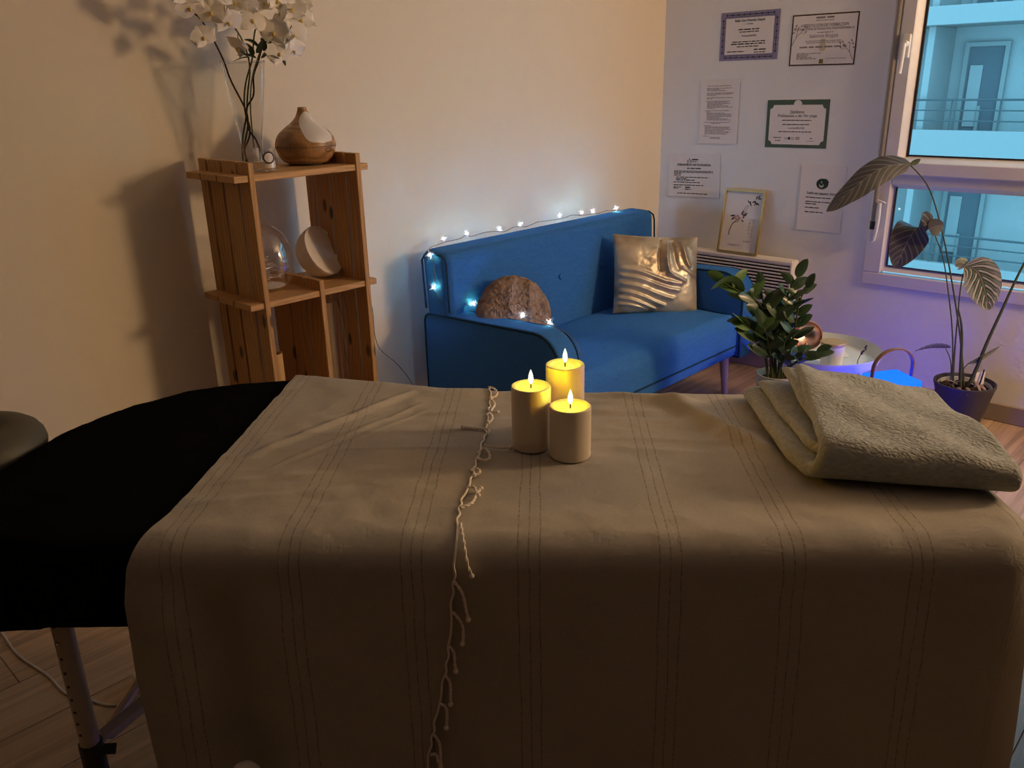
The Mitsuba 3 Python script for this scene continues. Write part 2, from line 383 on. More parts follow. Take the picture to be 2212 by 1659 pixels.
# ------------------------------------------------------------------ outside: the block across the courtyard
struct('ground_outside', cbox((.3, -30, -9.2), (40, 40, -9.0), 0), 'm_ground', 'courtyard ground below the window')
B = thing('apartment_building', 'pale apartment block with balconies seen through the window', 'building')
part(B, 'wall', cbox((15.4, -14, -9), (16.0, 18, 6.6), 0), 'm_facade_recess', False)
part(B, 'wall', cbox((14.0, 5.0, -9), (15.4, 18, 6.6), 0), 'm_facade', False)
for lv in range(-3, 2):
    z0 = .318 + 2.54 * lv
    top = z0 if lv < 1 else 2.52
    bal = part(B, 'balcony', cbox((14.0, -14, z0 - .67), (14.16, 5.0, top), .01), 'm_facade', False)
    part(B, 'slab', cbox((14.16, -14, z0 - .67), (15.4, 5.0, z0 - .50), .01), 'm_facade', False)
    part(B, 'partition', cbox((14.2, 3.42, z0 - .5), (15.4, 3.55, z0 + 1.87), .01), 'm_facade', False)
    for r_, q in enumerate((.55, .36, .17)):
        part(bal, 'rail', tube([(14.08, -14, z0 + q), (14.08, 5, z0 + q)], .022 if r_ == 0 else .014, 6), 'm_rail')
    for yy in (-7, -5.3, -3.6, -1.9, -.3, 1.1, 2.07, 2.91, 4.3):
        part(bal, 'post', tube([(14.08, yy, z0), (14.08, yy, z0 + .55)], .014, 6), 'm_rail')
    for yc in (2.78, -1.4, -5.5):
        zt, zb = z0 + 1.58, z0 - .5
        d = part(B, 'door', cat(cbox((15.28, yc + .40, zb), (15.42, yc + .32, zt)), cbox((15.28, yc - .40, zb), (15.42, yc - .32, zt)), cbox((15.28, yc - .40, zt - .08), (15.42, yc + .40, zt)), cbox((15.30, yc - .03, zb), (15.40, yc + .03, zb + .9), .002), cbox((15.3, yc - .32, zb), (15.4, yc + .32, zb + .12), .002)), 'm_facade', False)
        part(d, 'pane', cbox((15.36, yc - .32, zb), (15.395, yc + .32, zt - .08), 0), 'm_facade_dark', False)
        part(d, 'curtain', cbox((15.33, yc + .04, zb + .5), (15.355, yc + .27, zt - .42), .003), 'm_facade_recess', False)
part(B, 'roof', cbox((13.9, -14, 6.6), (17, 18, 6.8), .01), 'm_facade_grey', False)

# ------------------------------------------------------------------ floor lamp beside the window (outside the frame): the warm light
FL = thing('floor_lamp', 'tall floor lamp with a warm paper globe standing by the window', 'floor lamp')
LP = (-.45, -3.5)
part(FL, 'base', lathe([(0, 0), (.14, 0), (.15, .01), (.14, .025), (.02, .03), (0, .03)], (*LP, 0)), 'm_black_plastic')
part(FL, 'pole', tube([(*LP, .02), (*LP, 1.56)], .011, 10), 'm_black_plastic')
scene[free(FL + '__globe')] = {'type': 'sphere', 'center': [*LP, 1.74], 'radius': .20, 'bsdf': {'type': 'ref', 'id': 'm_wax_white'}, 'emitter': {'type': 'area', 'radiance': rgb(LAMP), 'sampling_weight': 11.0}}

WD = thing('added_wardrobe', 'unseen dark wood cupboard behind the camera, added to block the lamp', 'added_wardrobe')  # out of view, added to block the lamp and cut bounce on the throw
part(WD, 'body', cbox((-1.55, -5.0, .03), (-1.02, -3.38, 2.1), .004), 'm_blocker_wood', False)
for y0 in (-4.985, -4.445, -3.905):
    dk = part(WD, 'door', cbox((-1.57, y0, .05), (-1.551, y0 + .52, 2.08), .003), 'm_blocker_wood', False)
    part(dk, 'knob', tube([(-1.57, y0 + .48, 1.05), (-1.595, y0 + .48, 1.05)], .012, 10), 'm_wire')
part(WD, 'plinth', cbox((-1.53, -4.98, 0), (-1.04, -3.40, .03), .002), 'm_blocker_wood', False)

CD = thing('added_chest_of_drawers', 'unseen dark wood chest of drawers, added to shade the foot end of the throw', 'chest of drawers')  # out of view, added to keep the lamp off the end of the throw
part(CD, 'body', cbox((-1.97, -2.80, .05), (-1.40, -2.42, .92), .004), 'm_blocker_wood', False)
for q in range(4):
    dk = part(CD, 'drawer', cbox((-1.95, -2.419, .08 + q * .21), (-1.42, -2.402, .08 + q * .21 + .20), .003), 'm_blocker_wood', False)
    part(dk, 'knob', tube([(-1.685, -2.402, .18 + q * .21), (-1.685, -2.378, .18 + q * .21)], .012, 10), 'm_wire')
for lx, ly in ((-1.94, -2.77), (-1.43, -2.77), (-1.94, -2.45), (-1.43, -2.45)): part(CD, 'leg', tube([(lx, ly, .05), (lx, ly, 0)], [.02, .016], 10), 'm_blocker_wood')

# ------------------------------------------------------------------ certificates and papers on the right wall
def paper(name, label, cat_, yc, zc, rot, w, h, curl=0.0):
    """sheet on the right wall; local x to the right (-y), local y up; returns key and a placing function"""
    k = thing(name, label, cat_)
    ca, sa = math.cos(rot), math.sin(rot)
    ex, ey = np.array([0, -ca, sa]), np.array([0, sa, ca])
    ez = np.cross(ex, ey)
    def lift(X, Y): return .0016 + curl * (np.clip(np.abs(X) / (w / 2) - .45, 0, 1) ** 2 * .7 + np.clip(-Y / (h / 2) - .3, 0, 1) ** 2)
    def place(m, dz=0.0):
        m = m.copy(); v = m.vertices
        m.vertices = np.array([0, yc, zc]) + v[:, :1] * ex + v[:, 1:2] * ey + (v[:, 2:] + lift(v[:, 0], v[:, 1])[:, None] + dz) * ez
        return m
    X, Y = np.meshgrid(np.linspace(-w / 2, w / 2, 15), np.linspace(-h / 2, h / 2, 15), indexing='ij')
    top = grid(np.stack([X, Y, X * 0], -1)); bot = grid(np.stack([X, Y, X * 0 - .0004], -1)); bot.faces = bot.faces[:, ::-1]
    part(k, 'sheet', place(cat(top, bot)), 'm_white_paper', True)
    return k, place
D = .00025
def strip(x0, y0, x1, y1): return cbox((x0, y0, 0), (x1, y1, D), 0)
def words(x0, x1, y, h, seed, align='l'):
    """a line of small print too blurred to read: word-long dashes"""
    r = np.random.default_rng(seed); ms = []; x = x0
    while x < x1 - h:
        w_ = min(r.uniform(2.0, 7.0) * h, x1 - x); ms.append(strip(x, y, x + w_, y + h)); x += w_ + h * 1.1
    return cat(*ms)
def text(s, h, x, y, bold=False, center=True, squeeze=1.0):
    m = meshkit.text_mesh(s, h, D, bold)
    m.apply_scale([squeeze, 1, 1])
    b = m.bounds; m.apply_translation((x - (b[0][0] + b[1][0]) / 2 if center else x - b[0][0], y, 0))
    return m
# 1 blue border
k, P = paper('certificate', 'certificate with a pale blue ornamental border, top left of the papers on the wall', 'certificate', -.459, 1.572, .003, .297, .21)
rim = Polygon([(-.1485, -.105), (.1485, -.105), (.1485, .105), (-.1485, .105)])
part(k, 'border', P(extrude(rim.buffer(-.0004).difference(rim.buffer(-.027, join_style=2)), D), .0002), 'm_border_blue', False)
orn = [strip(x - .004, s * .092 - .004, x + .004, s * .092 + .004) for x in np.linspace(-.118, .118, 9) for s in (-1, 1)] + [strip(x - .009, s * .092 - .0015, x + .009, s * .092 + .0015) for x in np.linspace(-.103, .103, 8) for s in (-1, 1)]
orn += [strip(s * .135 - .004, y_ - .004, s * .135 + .004, y_ + .004) for y_ in np.linspace(-.07, .07, 6) for s in (-1, 1)] + [strip(s * .135 - .0015, y_ - .008, s * .135 + .0015, y_ + .008) for y_ in np.linspace(-.056, .056, 5) for s in (-1, 1)]
part(k, 'ornament', P(cat(*orn, extrude(rim.buffer(-.021, join_style=2).difference(rim.buffer(-.0225, join_style=2)), D)), .0005), 'm_ink', False)
part(k, 'lettering', P(cat(text('Reiki Usui Premier Degré', .0095, 0, .062, True), text('certificat', .006, 0, .049), words(-.055, .05, .026, .005, 1), words(-.05, .048, .016, .004, 2), text('Suzanne BOLEYRE', .006, 0, -.002, True),
     words(-.085, .083, -.026, .004, 4), words(-.09, .082, -.036, .005, 5), words(-.058, .05, -.047, .004, 6), words(-.108, -.02, -.068, .004, 7), words(.03, .092, -.062, .005, 8), words(.03, .086, -.073, .0035, 9)), .0003), 'm_ink', False)
# 2 brown border
k, P = paper('certificate', 'certificate with a thin dark brown border and grey twigs, nearest the upper window sash', 'certificate', -.815, 1.540, -.004, .297, .21)
part(k, 'border', P(extrude(rim.buffer(-.0003).difference(rim.buffer(-.0055, join_style=2)), D), .0002), 'm_border_brown', False)
def twig(x, y, s, fl):
    ms = []
    L = lambda a, b_, w_: ms.append(extrude(LineString([(x + fl * a[0] * s, y + a[1] * s), (x + fl * b_[0] * s, y + b_[1] * s)]).buffer(w_), D))
    L((0, 0), (.25, .45), .0011); L((.25, .45), (.3, .8), .0009); L((.25, .45), (.7, .9), .0009); L((.5, .68), (.75, .62), .0007); L((.3, .8), (.15, 1.0), .0007)
    for a in ((.1, .9), (.33, .95), (.2, 1.08), (.72, 1.02), (.85, .95), (.8, .72), (.6, .86), (.05, .7)):
        ms.append(extrude(affinity.translate(affinity.rotate(affinity.scale(Point(0, 0).buffer(.0033, 6), 1.6, .8), 40 * fl), x + fl * a[0] * s, y + a[1] * s), D))
    return cat(*ms)
part(k, 'lettering', P(cat(text('ATTESTATION DE FORMATION', .0105, 0, .054, True, squeeze=.98), strip(-.088, .0515, .088, .0525), text('CERTIFICATION DE FORMATION PROFESSIONNELLE', .0075, 0, .0405, True), text('Salome Bugya', .014, 0, .009),
     words(-.03, .04, .028, .0035, 11), words(-.08, .085, -.006, .003, 12), words(-.075, .08, -.013, .003, 13), words(-.105, .108, -.032, .006, 14), words(-.115, .0, -.056, .003, 15), words(-.115, -.06, -.0615, .003, 16), words(-.115, -.065, -.067, .003, 17), words(-.115, -.045, -.0725, .003, 18), words(-.115, -.025, -.078, .003, 19), words(.02, .11, -.078, .002, 20), words(-.04, .04, .086, .007, 21), words(-.04, .04, .077, .003, 22)), .0003), 'm_ink_light', False)
part(k, 'twig', P(twig(-.142, -.02, .075, 1), .0003), 'm_ink_light', False); part(k, 'twig', P(twig(.142, -.088, .075, -1), .0003), 'm_ink_light', False)
part(k, 'seal', P(cat(extrude(Point(0, -.03).buffer(.017, 10), D), extrude(Polygon([(-.014, -.022), (.014, -.022), (.010, .004), (-.010, .004)]), D)), .0002), 'm_pale_olive', False)
part(k, 'stamp', P(strip(-.009, -.097, .009, -.079), .0004), 'm_olive', False)
# 3 page of small print
k, P = paper('document', 'white portrait page filled with small print, left of the green certificate', 'document', -.328, 1.237, .012, .21, .297, .006)
lines = []
yy = .118
spec = [(-.07, .055), None, (-.072, .06), (-.072, 0), (-.072, .03), None, (-.072, .075), (-.072, .07), (-.072, -.02), None, (-.072, .072), (-.072, -.04), None, (-.075, .055), (-.07, .04), (-.068, .055), (-.068, .02), (-.068, .045), (-.068, .07), (-.068, -.02), None, (-.076, .055), (-.074, -.05), (-.068, .03), (-.068, .066), (-.068, .066), (-.068, .064), (-.066, .01), (-.066, .05), (-.068, .066), None,
        (-.08, .06), (-.04, .01), None, (-.08, -.04), (-.075, .065), (-.075, .06), (-.075, .068), (-.075, .04), (-.075, .066), (-.075, .06), (-.075, .045), None, (-.082, -.052), (-.045, .01), (-.045, .015)]
for s_, q in enumerate(spec):
    if q: lines.append(words(q[0], q[1], yy, .0027, 40 + s_))
    yy -= .0054
part(k, 'lettering', P(cat(*lines), .0003), 'm_ink_light', False)
# 4 green border
k, P = paper('certificate', 'yoga diploma with a wide dark green border', 'certificate', -.728, 1.188, .010, .297, .21)
inner = sbox(-.1335, -.0905, .1335, .083)
for cx, cy in ((-.1335, -.0905), (.1335, -.0905), (-.1335, .083), (.1335, .083)): inner = inner.difference(Point(cx, cy).buffer(.017, 10))
inner = inner.union(Point(0, .084).buffer(.020, 14))
part(k, 'border', P(extrude(rim.buffer(-.0003).difference(inner), D), .0002), 'm_border_green', False)
part(k, 'lettering', P(cat(text('Diplôme', .0125, 0, .046), text('Professeur.e de Yin yoga', .0115, 0, .030), words(-.07, .07, .014, .0035, 61), words(-.068, .06, -.004, .0035, 62), text('Suzanne BOLEYRE', .0065, 0, -.021), words(-.085, .078, -.036, .0035, 63), words(-.108, -.07, -.062, .003, 64), words(-.098, -.072, -.075, .003, 65), words(.055, .09, -.075, .002, 66), words(.068, .08, -.064, .003, 67),
     extrude(Point(-.045, -.064).buffer(.006).difference(Point(-.045, -.064).buffer(.0048)), D), extrude(Point(-.03, -.063).buffer(.006), D), extrude(Point(-.014, -.064).buffer(.006).difference(Point(-.014, -.064).buffer(.0048)), D), strip(0, -.061, .02, -.058), words(0, .02, -.068, .0025, 68)), .0003), 'm_ink', False)
# 5 attestation
k, P = paper('document', 'white landscape sheet headed Attestation de formation, lowest left by the corner', 'document', -.206, .929, .030, .297, .21, .007)
part(k, 'lettering', P(cat(text('Attestation de formation', .0125, -.003, .048, True), words(-.042, .042, .033, .005, 71), words(-.015, .027, .076, .006, 72), words(-.012, .018, .067, .003, 73), words(-.118, .108, .020, .0035, 74), words(-.118, .108, .014, .0035, 75), words(-.118, -.075, .008, .0035, 76), words(-.118, -.078, -.001, .004, 77), words(-.105, .085, -.011, .004, 78), words(-.105, -.04, -.018, .0035, 79), words(-.105, .005, -.025, .0045, 80),
     words(-.12, .035, -.036, .004, 81), words(-.12, .055, -.05, .004, 82), words(-.12, -.075, -.061, .004, 83), words(-.12, -.09, -.067, .0035, 84), words(-.095, .08, -.091, .004, 85), words(-.05, -.022, -.062, .006, 86), words(-.05, -.015, -.071, .005, 87)), .0003), 'm_ink', False)
part(k, 'logo', P(cat(*[extrude(affinity.translate(affinity.rotate(affinity.scale(Point(0, 0).buffer(.008, 8), .3, 1), a), x_, y_), D) for x_, y_, a in ((-.037, .069, 12), (-.028, .078, 0), (-.020, .068, -12))]), .0003), 'm_ink', False)
# 6 price list
k, P = paper('price_list', 'white price list with a dark green logo, behind the drooping leaf', 'price list', -.878, .864, .004, .21, .297, .005)
part(k, 'logo', P(extrude(Polygon([(.028 * math.cos(a) * (1.12 if .2 < a < 1.2 else 1), .066 + .0235 * math.sin(a) * (1.1 if .2 < a < 1.2 else 1)) for a in np.linspace(0, 2 * PI, 40)]), D), .0003), 'm_dark_green', False)
part(k, 'emblem', P(cat(extrude(Point(-.004, .060).buffer(.011, 10).difference(Point(-.004, .066).buffer(.008, 10)), D), extrude(affinity.scale(Point(-.004, .073).buffer(.004, 8), .8, 1.4), D)), .0006), 'm_pale_olive', False)
part(k, 'lettering', P(cat(text('Tarifs en vigueur 2024', .0095, 0, .018, True), words(-.072, .045, .001, .004, 91), words(-.072, .055, -.018, .004, 92), words(-.072, -.018, -.028, .004, 93), words(-.072, -.005, -.045, .004, 94), words(-.072, .018, -.065, .004, 95)), .0003), 'm_ink', False)

# ------------------------------------------------------------------ radiator with the framed print on top
R_ = thing('radiator', 'white electric convector with a louvred top, on the wall behind the sofa arm', 'radiator')
RY0, RY1, RZ0, RZ1, RXF = -.262, -.812, .16, .578, -.085
part(R_, 'body', cat(cbox((RXF, RY1, RZ0), (-.02, RY0, .405), .008), cbox((-.024, RY1, .4), (-.02, RY0, RZ1 - .03), .001), cbox((RXF, RY1, .40), (-.02, RY1 + .016, RZ1), .006), cbox((RXF, RY0 - .016, .40), (-.02, RY0, RZ1), .006), cbox((RXF, RY1, RZ1 - .026), (-.02, RY0, RZ1), .008)), 'm_white_metal', 30)
part(R_, 'back_panel', cbox((-.0255, RY1 + .012, .405), (-.0245, RY0 - .012, RZ1 - .02), 0), 'm_heater_dark', False)  # dark panel paints in the shade seen between the slats
for yh in np.linspace(RY1 + .06, RY0 - .06, 24): part(R_, 'heater_fin', cbox((-.060, yh - .0012, .42), (-.028, yh + .0012, RZ1 - .045), 0), 'm_heater_dark', False)
for i in range(9):
    z_ = .412 + i * .0158
    part(R_, 'slat', cbox((RXF + .001, RY1 + .014, z_ + .001), (RXF + .012, RY0 - .014, z_ + .0085), .0012), 'm_white_metal', False)
part(R_, 'bracket', cbox((-.02, RY1 + .1, .2), (0, RY0 - .1, .5), .002), 'm_white_metal', False)
FR = thing('picture_frame', 'thin gold frame with a blossom branch print, leaning on the radiator', 'picture')
fw_, fh_ = .215, .305
tilt = math.atan2(.05, .30)
ex, ey = np.array([0, -1.0, 0]), np.array([math.sin(tilt), 0, math.cos(tilt)])
fo = np.array([-.068, -.513, RZ1 + .0015])
def fr(m, dz=0.0): return xf(m, frame_at(fo + np.cross(ex, ey) * dz, ex, ey, np.cross(ex, ey)))
outer = sbox(-fw_ / 2, 0, fw_ / 2, fh_)
part(FR, 'frame', fr(extrude(outer.difference(outer.buffer(-.0095, join_style=2)), .014)), 'm_gold_frame', False)
part(FR, 'mat_board', fr(cbox((-fw_ / 2 + .008, .008, .002), (fw_ / 2 - .008, fh_ - .008, .006), 0)), 'm_white_paper', False)
def stroke(pts, w_): return extrude(LineString(pts).buffer(w_, 3), D)
def leafp(x, y, a, s=1.0): return extrude(affinity.translate(affinity.rotate(affinity.scale(Point(0, 0).buffer(.008 * s, 8), 1.25, .45), a), x, y), D)
part(FR, 'branch_print', fr(cat(stroke([(-.060, .085), (-.058, .105), (-.053, .125), (-.044, .143), (-.034, .150)], .0016), stroke([(-.034, .150), (-.028, .158), (-.026, .166)], .001), stroke([(-.034, .15), (-.02, .151), (-.006, .172)], .0011), stroke([(0, .19), (.006, .215), (.014, .228), (.028, .232)], .0007), stroke([(.010, .196), (.022, .222), (.026, .232)], .0007),
     leafp(-.052, .178, 5), leafp(-.048, .165, 45), leafp(-.044, .181, 60, .6), leafp(0, .196, 80), leafp(.012, .186, -10), leafp(.02, .193, 35, .8), leafp(.008, .176, 70, .8), leafp(.004, .158, -30, .8), leafp(.024, .250, -40, .8), leafp(.036, .238, -60, .8), leafp(.033, .246, 70, .7), leafp(.052, .252, 20), leafp(.062, .245, -40, .9), leafp(.072, .243, -35, .9), leafp(.062, .272, 75, .8), leafp(.074, .277, 50, .8), leafp(.078, .268, 5, .9), leafp(.057, .238, 80, .6)), .0062), 'm_ink', False)
part(FR, 'blossom_print', fr(cat(*[extrude(Point(-.027 + .011 * math.cos(a), .171 + .009 * math.sin(a)).buffer(.006, 6), D) for a in np.arange(5) * 1.26], *[extrude(Point(.004 + .009 * math.cos(a), .193 + .007 * math.sin(a)).buffer(.0045, 6), D) for a in np.arange(4) * 1.57]), .0061), 'm_pink', False)
glyph = []
for j, (x_, n_) in enumerate(((.062, 6), (.045, 5))):
    for i in range(n_):
        y_ = .165 - i * .0158
        r = np.random.default_rng(100 + i + 10 * j)
        for q in range(4): glyph.append(stroke([(x_ + r.uniform(-.005, .005), y_ + r.uniform(-.005, .005)), (x_ + r.uniform(-.005, .005), y_ + r.uniform(-.005, .005))], .0005))
part(FR, 'calligraphy', fr(cat(*glyph, words(.025, .065, .062, .002, 5), words(.025, .055, .057, .002, 6), words(-.055, .01, .040, .002, 7), words(-.055, -.01, .035, .002, 8)), .0062), 'm_ink_light', False)

# ------------------------------------------------------------------ pine shelf
S = thing('shelf', 'slatted pine shelf unit standing against the wall at the left', 'shelf')
SX0, SX1, SYB, SYF, ST = -2.552, -2.165, -.055, -.342, .018
def slats(x, z1, cols, m):
    for a, b_ in cols: part(S, 'upright_slat', cbox((x - ST / 2, b_, 0), (x + ST / 2, a, z1 + rng.uniform(-.002, .002)), .0015), m[int(rng.integers(2))], False)
cols = [(SYB, -.104), (-.110, -.186), (-.192, -.272), (-.278, -.322), (-.3225, SYF)]
cols = [(SYB, -.100), (-.110, -.184), (-.194, -.275), (-.285, SYF)]
slats(SX0 + ST / 2, 1.205, cols, ('m_pine_v', 'm_pine_v2'))
slats(SX1 - ST / 2, 1.205, cols, ('m_pine_v2', 'm_pine_v2'))
slats(-2.349, .835, [(SYB, -.15), (-.160, -.25), (-.260, SYF)], ('m_pine_v2', 'm_pine_v2'))
for zt in (1.17, .803, .385):
    for a, b_ in ((SYB - .005, -.142), (-.148, -.238), (-.244, SYF + .004)):
        part(S, 'shelf_board', cbox((SX0 - .045, b_, zt - .019), (SX1 + .030, a, zt), .0015), 'm_pine_h', False)

# vase with orchids
V = thing('vase', 'tall flared square glass vase on top of the pine shelf', 'vase')
def vase_ring(z_, half, rot, o): return [np.array([o[0] + half * math.cos(rot + a) * 1.0, o[1] + half * math.sin(rot + a), z_]) for a in np.arange(4) * PI / 2]
def vase_mesh(sc):
    zs = np.array([0, .012, .03, .06, .11, .17, .23, .30]); hw = np.array([.050, .045, .038, .040, .050, .062, .073, .084]) * sc
    rings = []
    for z_, h_ in zip(zs, hw):
        c4 = vase_ring(1.1712 + z_, h_, math.radians(8) + z_ * .5, (-2.428 + z_ * .0, -.165)); ring = []
        for q in range(4):
            a, b_ = c4[q], c4[(q + 1) % 4]
            for t_ in (0.06, .3, .5, .7, .94): ring.append(a * (1 - t_) + b_ * t_)
        rings.append(ring)
    return np.array(rings)
vr = vase_mesh(1.0)
vm = grid(vr, cv=True)
part(V, 'body', vm, 'm_glass_bright', 30)
part(V, 'base', hull(np.vstack([vr[0] * [1, 1, 1], vr[0] * [1, 1, 1] + [0, 0, .010]])), 'm_glass_rim', False)
part(V, 'rim', tube(np.vstack([vr[-1], vr[-1][:1]]), .0022, 6), 'm_glass_rim')
for q in (0, 5, 10, 15): part(V, 'edge', tube([vr[i][q] for i in range(8)], .0018, 6), 'm_glass_rim')

def petal(L, Wd, cup=.25, n=10, k=7):
    u = np.linspace(0, 1, n); w_ = Wd * np.sin(np.clip(u, 0, 1) ** .62 * PI) ** .55
    w_[0] = Wd * .12; w_[-1] = Wd * .05
    t_ = np.linspace(-1, 1, k)
    return np.stack([u[:, None] * L * (1 - .10 * t_ ** 2), w_[:, None] * t_, cup * L * (u[:, None] ** 2) - .22 * w_[:, None] * (t_ ** 2) + .05 * L * np.sin(t_ * 4 + cup * 9) * u[:, None] ** 2], -1)
def flower_mesh(s, r):
    ms = []
    for a, L, Wd, up in ((90, .036, .0145, 0), (212, .035, .0145, 0), (328, .035, .0145, 0), (18, .039, .0250, .002), (162, .039, .0250, .002)):
        m = grid(petal(L * s, Wd * s, r.uniform(-.30, .28))); m.apply_translation((0, 0, up))
        m.apply_transform(trimesh.transformations.rotation_matrix(math.radians(a + r.uniform(-8, 8)), (0, 0, 1))); ms.append(m)
    return cat(*ms)
def orient(m, o, d, spin=0.0):
    d = np.asarray(d, float); d /= np.linalg.norm(d)
    x = np.cross([0, 0, 1.0], d); x /= np.linalg.norm(x) + 1e-9; y_ = np.cross(d, x)
    ca, sa = math.cos(spin), math.sin(spin)
    return xf(m, frame_at(o, x * ca + y_ * sa, -x * sa + y_ * ca, d))
stems = {
 'a': [[-2.405, -.19, 1.190], [-2.419, -.19, 1.226], [-2.431, -.19, 1.26], [-2.442, -.185, 1.28], [-2.44, -.18, 1.319], [-2.448, -.18, 1.352], [-2.469, -.185, 1.392], [-2.486, -.185, 1.435], [-2.497, -.19, 1.468], [-2.504, -.19, 1.488], [-2.523, -.19, 1.531], [-2.538, -.19, 1.559], [-2.56, -.19, 1.589], [-2.582, -.19, 1.602]],
 'b': [[-2.45, -.16, 1.186], [-2.455, -.165, 1.226], [-2.44, -.17, 1.256], [-2.432, -.17, 1.295], [-2.437, -.17, 1.319], [-2.432, -.175, 1.351], [-2.415, -.18, 1.374], [-2.407, -.185, 1.434], [-2.391, -.19, 1.468], [-2.371, -.195, 1.513], [-2.355, -.2, 1.531], [-2.327, -.21, 1.564], [-2.304, -.21, 1.602], [-2.28, -.21, 1.65]],
 'c': [[-2.44, -.15, 1.184], [-2.451, -.16, 1.237], [-2.431, -.16, 1.295], [-2.439, -.17, 1.324], [-2.421, -.18, 1.44], [-2.408, -.19, 1.479], [-2.397, -.19, 1.526], [-2.376, -.19, 1.588], [-2.360, -.19, 1.66]],
 'd': [[-2.455, -.15, 1.186], [-2.449, -.155, 1.265], [-2.434, -.16, 1.316], [-2.421, -.165, 1.387], [-2.407, -.17, 1.463], [-2.418, -.175, 1.513], [-2.437, -.18, 1.549], [-2.459, -.18, 1.579], [-2.475, -.18, 1.62]]}
blooms = {'a': [(-2.592, 1.606), (-2.537, 1.596), (-2.560, 1.534), (-2.61, 1.64)], 'd': [(-2.487, 1.574), (-2.465, 1.51), (-2.45, 1.625), (-2.50, 1.64)],
          'c': [(-2.427, 1.617), (-2.402, 1.581), (-2.362, 1.628), (-2.39, 1.66)], 'b': [(-2.255, 1.585), (-2.335, 1.635), (-2.262, 1.66), (-2.350, 1.549), (-2.325, 1.600), (-2.277, 1.613), (-2.314, 1.571), (-2.283, 1.543), (-2.338, 1.493), (-2.290, 1.502), (-2.240, 1.632), (-2.30, 1.645)]}
desc = {'a': 'white orchid spray on a dark stem leaning out to the left of the vase', 'b': 'fullest white orchid spray at the right of the vase, on a dark stem', 'c': 'white orchid spray on an upright green stem in the middle of the vase', 'd': 'short white orchid spray on a green stem, second from the left in the vase'}
cams = CAM - np.array([-2.4, -.19, 1.55]); cams /= np.linalg.norm(cams)
for key in 'abcd':
    o = thing('orchid_spray', desc[key], 'orchid')
    st_ = np.array(stems[key])
    part(o, 'stem', tube(st_, [.0028, .0024, .0018], 7, 60), 'm_stem_dark' if key in 'ab' else 'm_stem_green')
    for i, (x_, z_) in enumerate(blooms[key]):
        r = np.random.default_rng(i * 7 + ord(key)); s = r.uniform(.98, 1.25)
        pos = np.array([x_, -.205 - .03 * r.random(), z_])
        d = cams + r.normal(0, .45, 3)
        fl = part(o, 'flower', orient(flower_mesh(s, r), pos, d, r.uniform(-.5, .5)), 'm_orchid', True)
        lip = trimesh.creation.icosphere(1, .0046 * s); lip.apply_scale([.8, 1.2, .8])
        part(fl, 'lip', orient(lip, pos + d / np.linalg.norm(d) * .004 - np.array([0, 0, .004]), d), 'm_orchid_lip', True)
        near = st_[np.argmin(np.linalg.norm(st_ - pos, axis=1))]
        part(fl, 'stalk', tube([near, (near + pos) / 2 + [0, 0, .006], pos - d / np.linalg.norm(d) * .002], .0011, 5, 8), 'm_stem_green')
def leaf_grid(pts, w, side, n=14, m=7, fold=.25, tipw=.9, asym=0.0, wave=0.0):
    c_ = spline(pts, n); t_ = np.gradient(c_, axis=0); t_ /= np.linalg.norm(t_, axis=1, keepdims=True)
    s = np.asarray(side, float); s = s - t_ * (t_ @ s)[:, None]; s /= np.linalg.norm(s, axis=1, keepdims=True)
    nn = np.cross(t_, s)
    u = np.linspace(0, 1, n); wd = w * np.sin(PI * np.clip(u, 0, 1) ** tipw) ** .62; wd[0] = w * .04; wd[-1] = w * .012
    a = np.linspace(-1, 1, m)
    V_ = c_[:, None] + s[:, None] * (wd[:, None] * a)[..., None] + nn[:, None] * ((np.abs(a) * fold * wd[:, None] + wave * w * np.sin(u * 22)[:, None] * np.abs(a) ** 2))[..., None]
    uv = np.stack(np.broadcast_arrays((a * .5 + .5)[None], u[:, None]), -1)
    return grid(V_), uv.reshape(-1, 2)
gl = thing('greenery_sprig', 'dark green leafy sprig at the mouth of the vase below the orchids', 'foliage')
part(gl, 'stem', tube([(-2.425, -.17, 1.187), (-2.43, -.18, 1.30), (-2.41, -.19, 1.44), (-2.385, -.20, 1.50), (-2.36, -.20, 1.55)], .0018, 6, 30), 'm_stem_green')
for i, (x_, z_, dx, dz) in enumerate([(-2.42, 1.482, -.05, -.012), (-2.415, 1.485, -.03, .035), (-2.40, 1.48, -.055, .008), (-2.40, 1.495, .01, .035), (-2.385, 1.48, .03, .02), (-2.375, 1.50, -.02, .035), (-2.36, 1.52, .035, .01), (-2.46, 1.50, .018, -.016), (-2.32, 1.49, .022, -.03), (-2.30, 1.55, .012, .02), (-2.39, 1.51, -.035, .02), (-2.37, 1.49, .03, -.012)]):
    p0 = np.array([x_, -.2, z_]); p1 = p0 + [dx, -.03 if i % 2 else .015, dz]
    m, uv = leaf_grid([p0, (p0 + p1) / 2 + [0, -.006, .004], p1], .011, (dz, -.3, -dx), 8, 5)
    part(gl, 'leaf', m, 'm_leaf_dark', True)
part(gl, 'tendril', cat(tube([(-2.245, -.2, 1.572), (-2.225, -.2, 1.582), (-2.205, -.2, 1.577), (-2.195, -.2, 1.583)], .0008, 5, 14), tube([(-2.25, -.2, 1.569), (-2.22, -.2, 1.570), (-2.195, -.2, 1.577), (-2.185, -.2, 1.572)], .0008, 5, 14), tube([(-2.36, -.2, 1.55), (-2.30, -.2, 1.56), (-2.245, -.2, 1.570)], .0009, 5, 12)), 'm_stem_green')

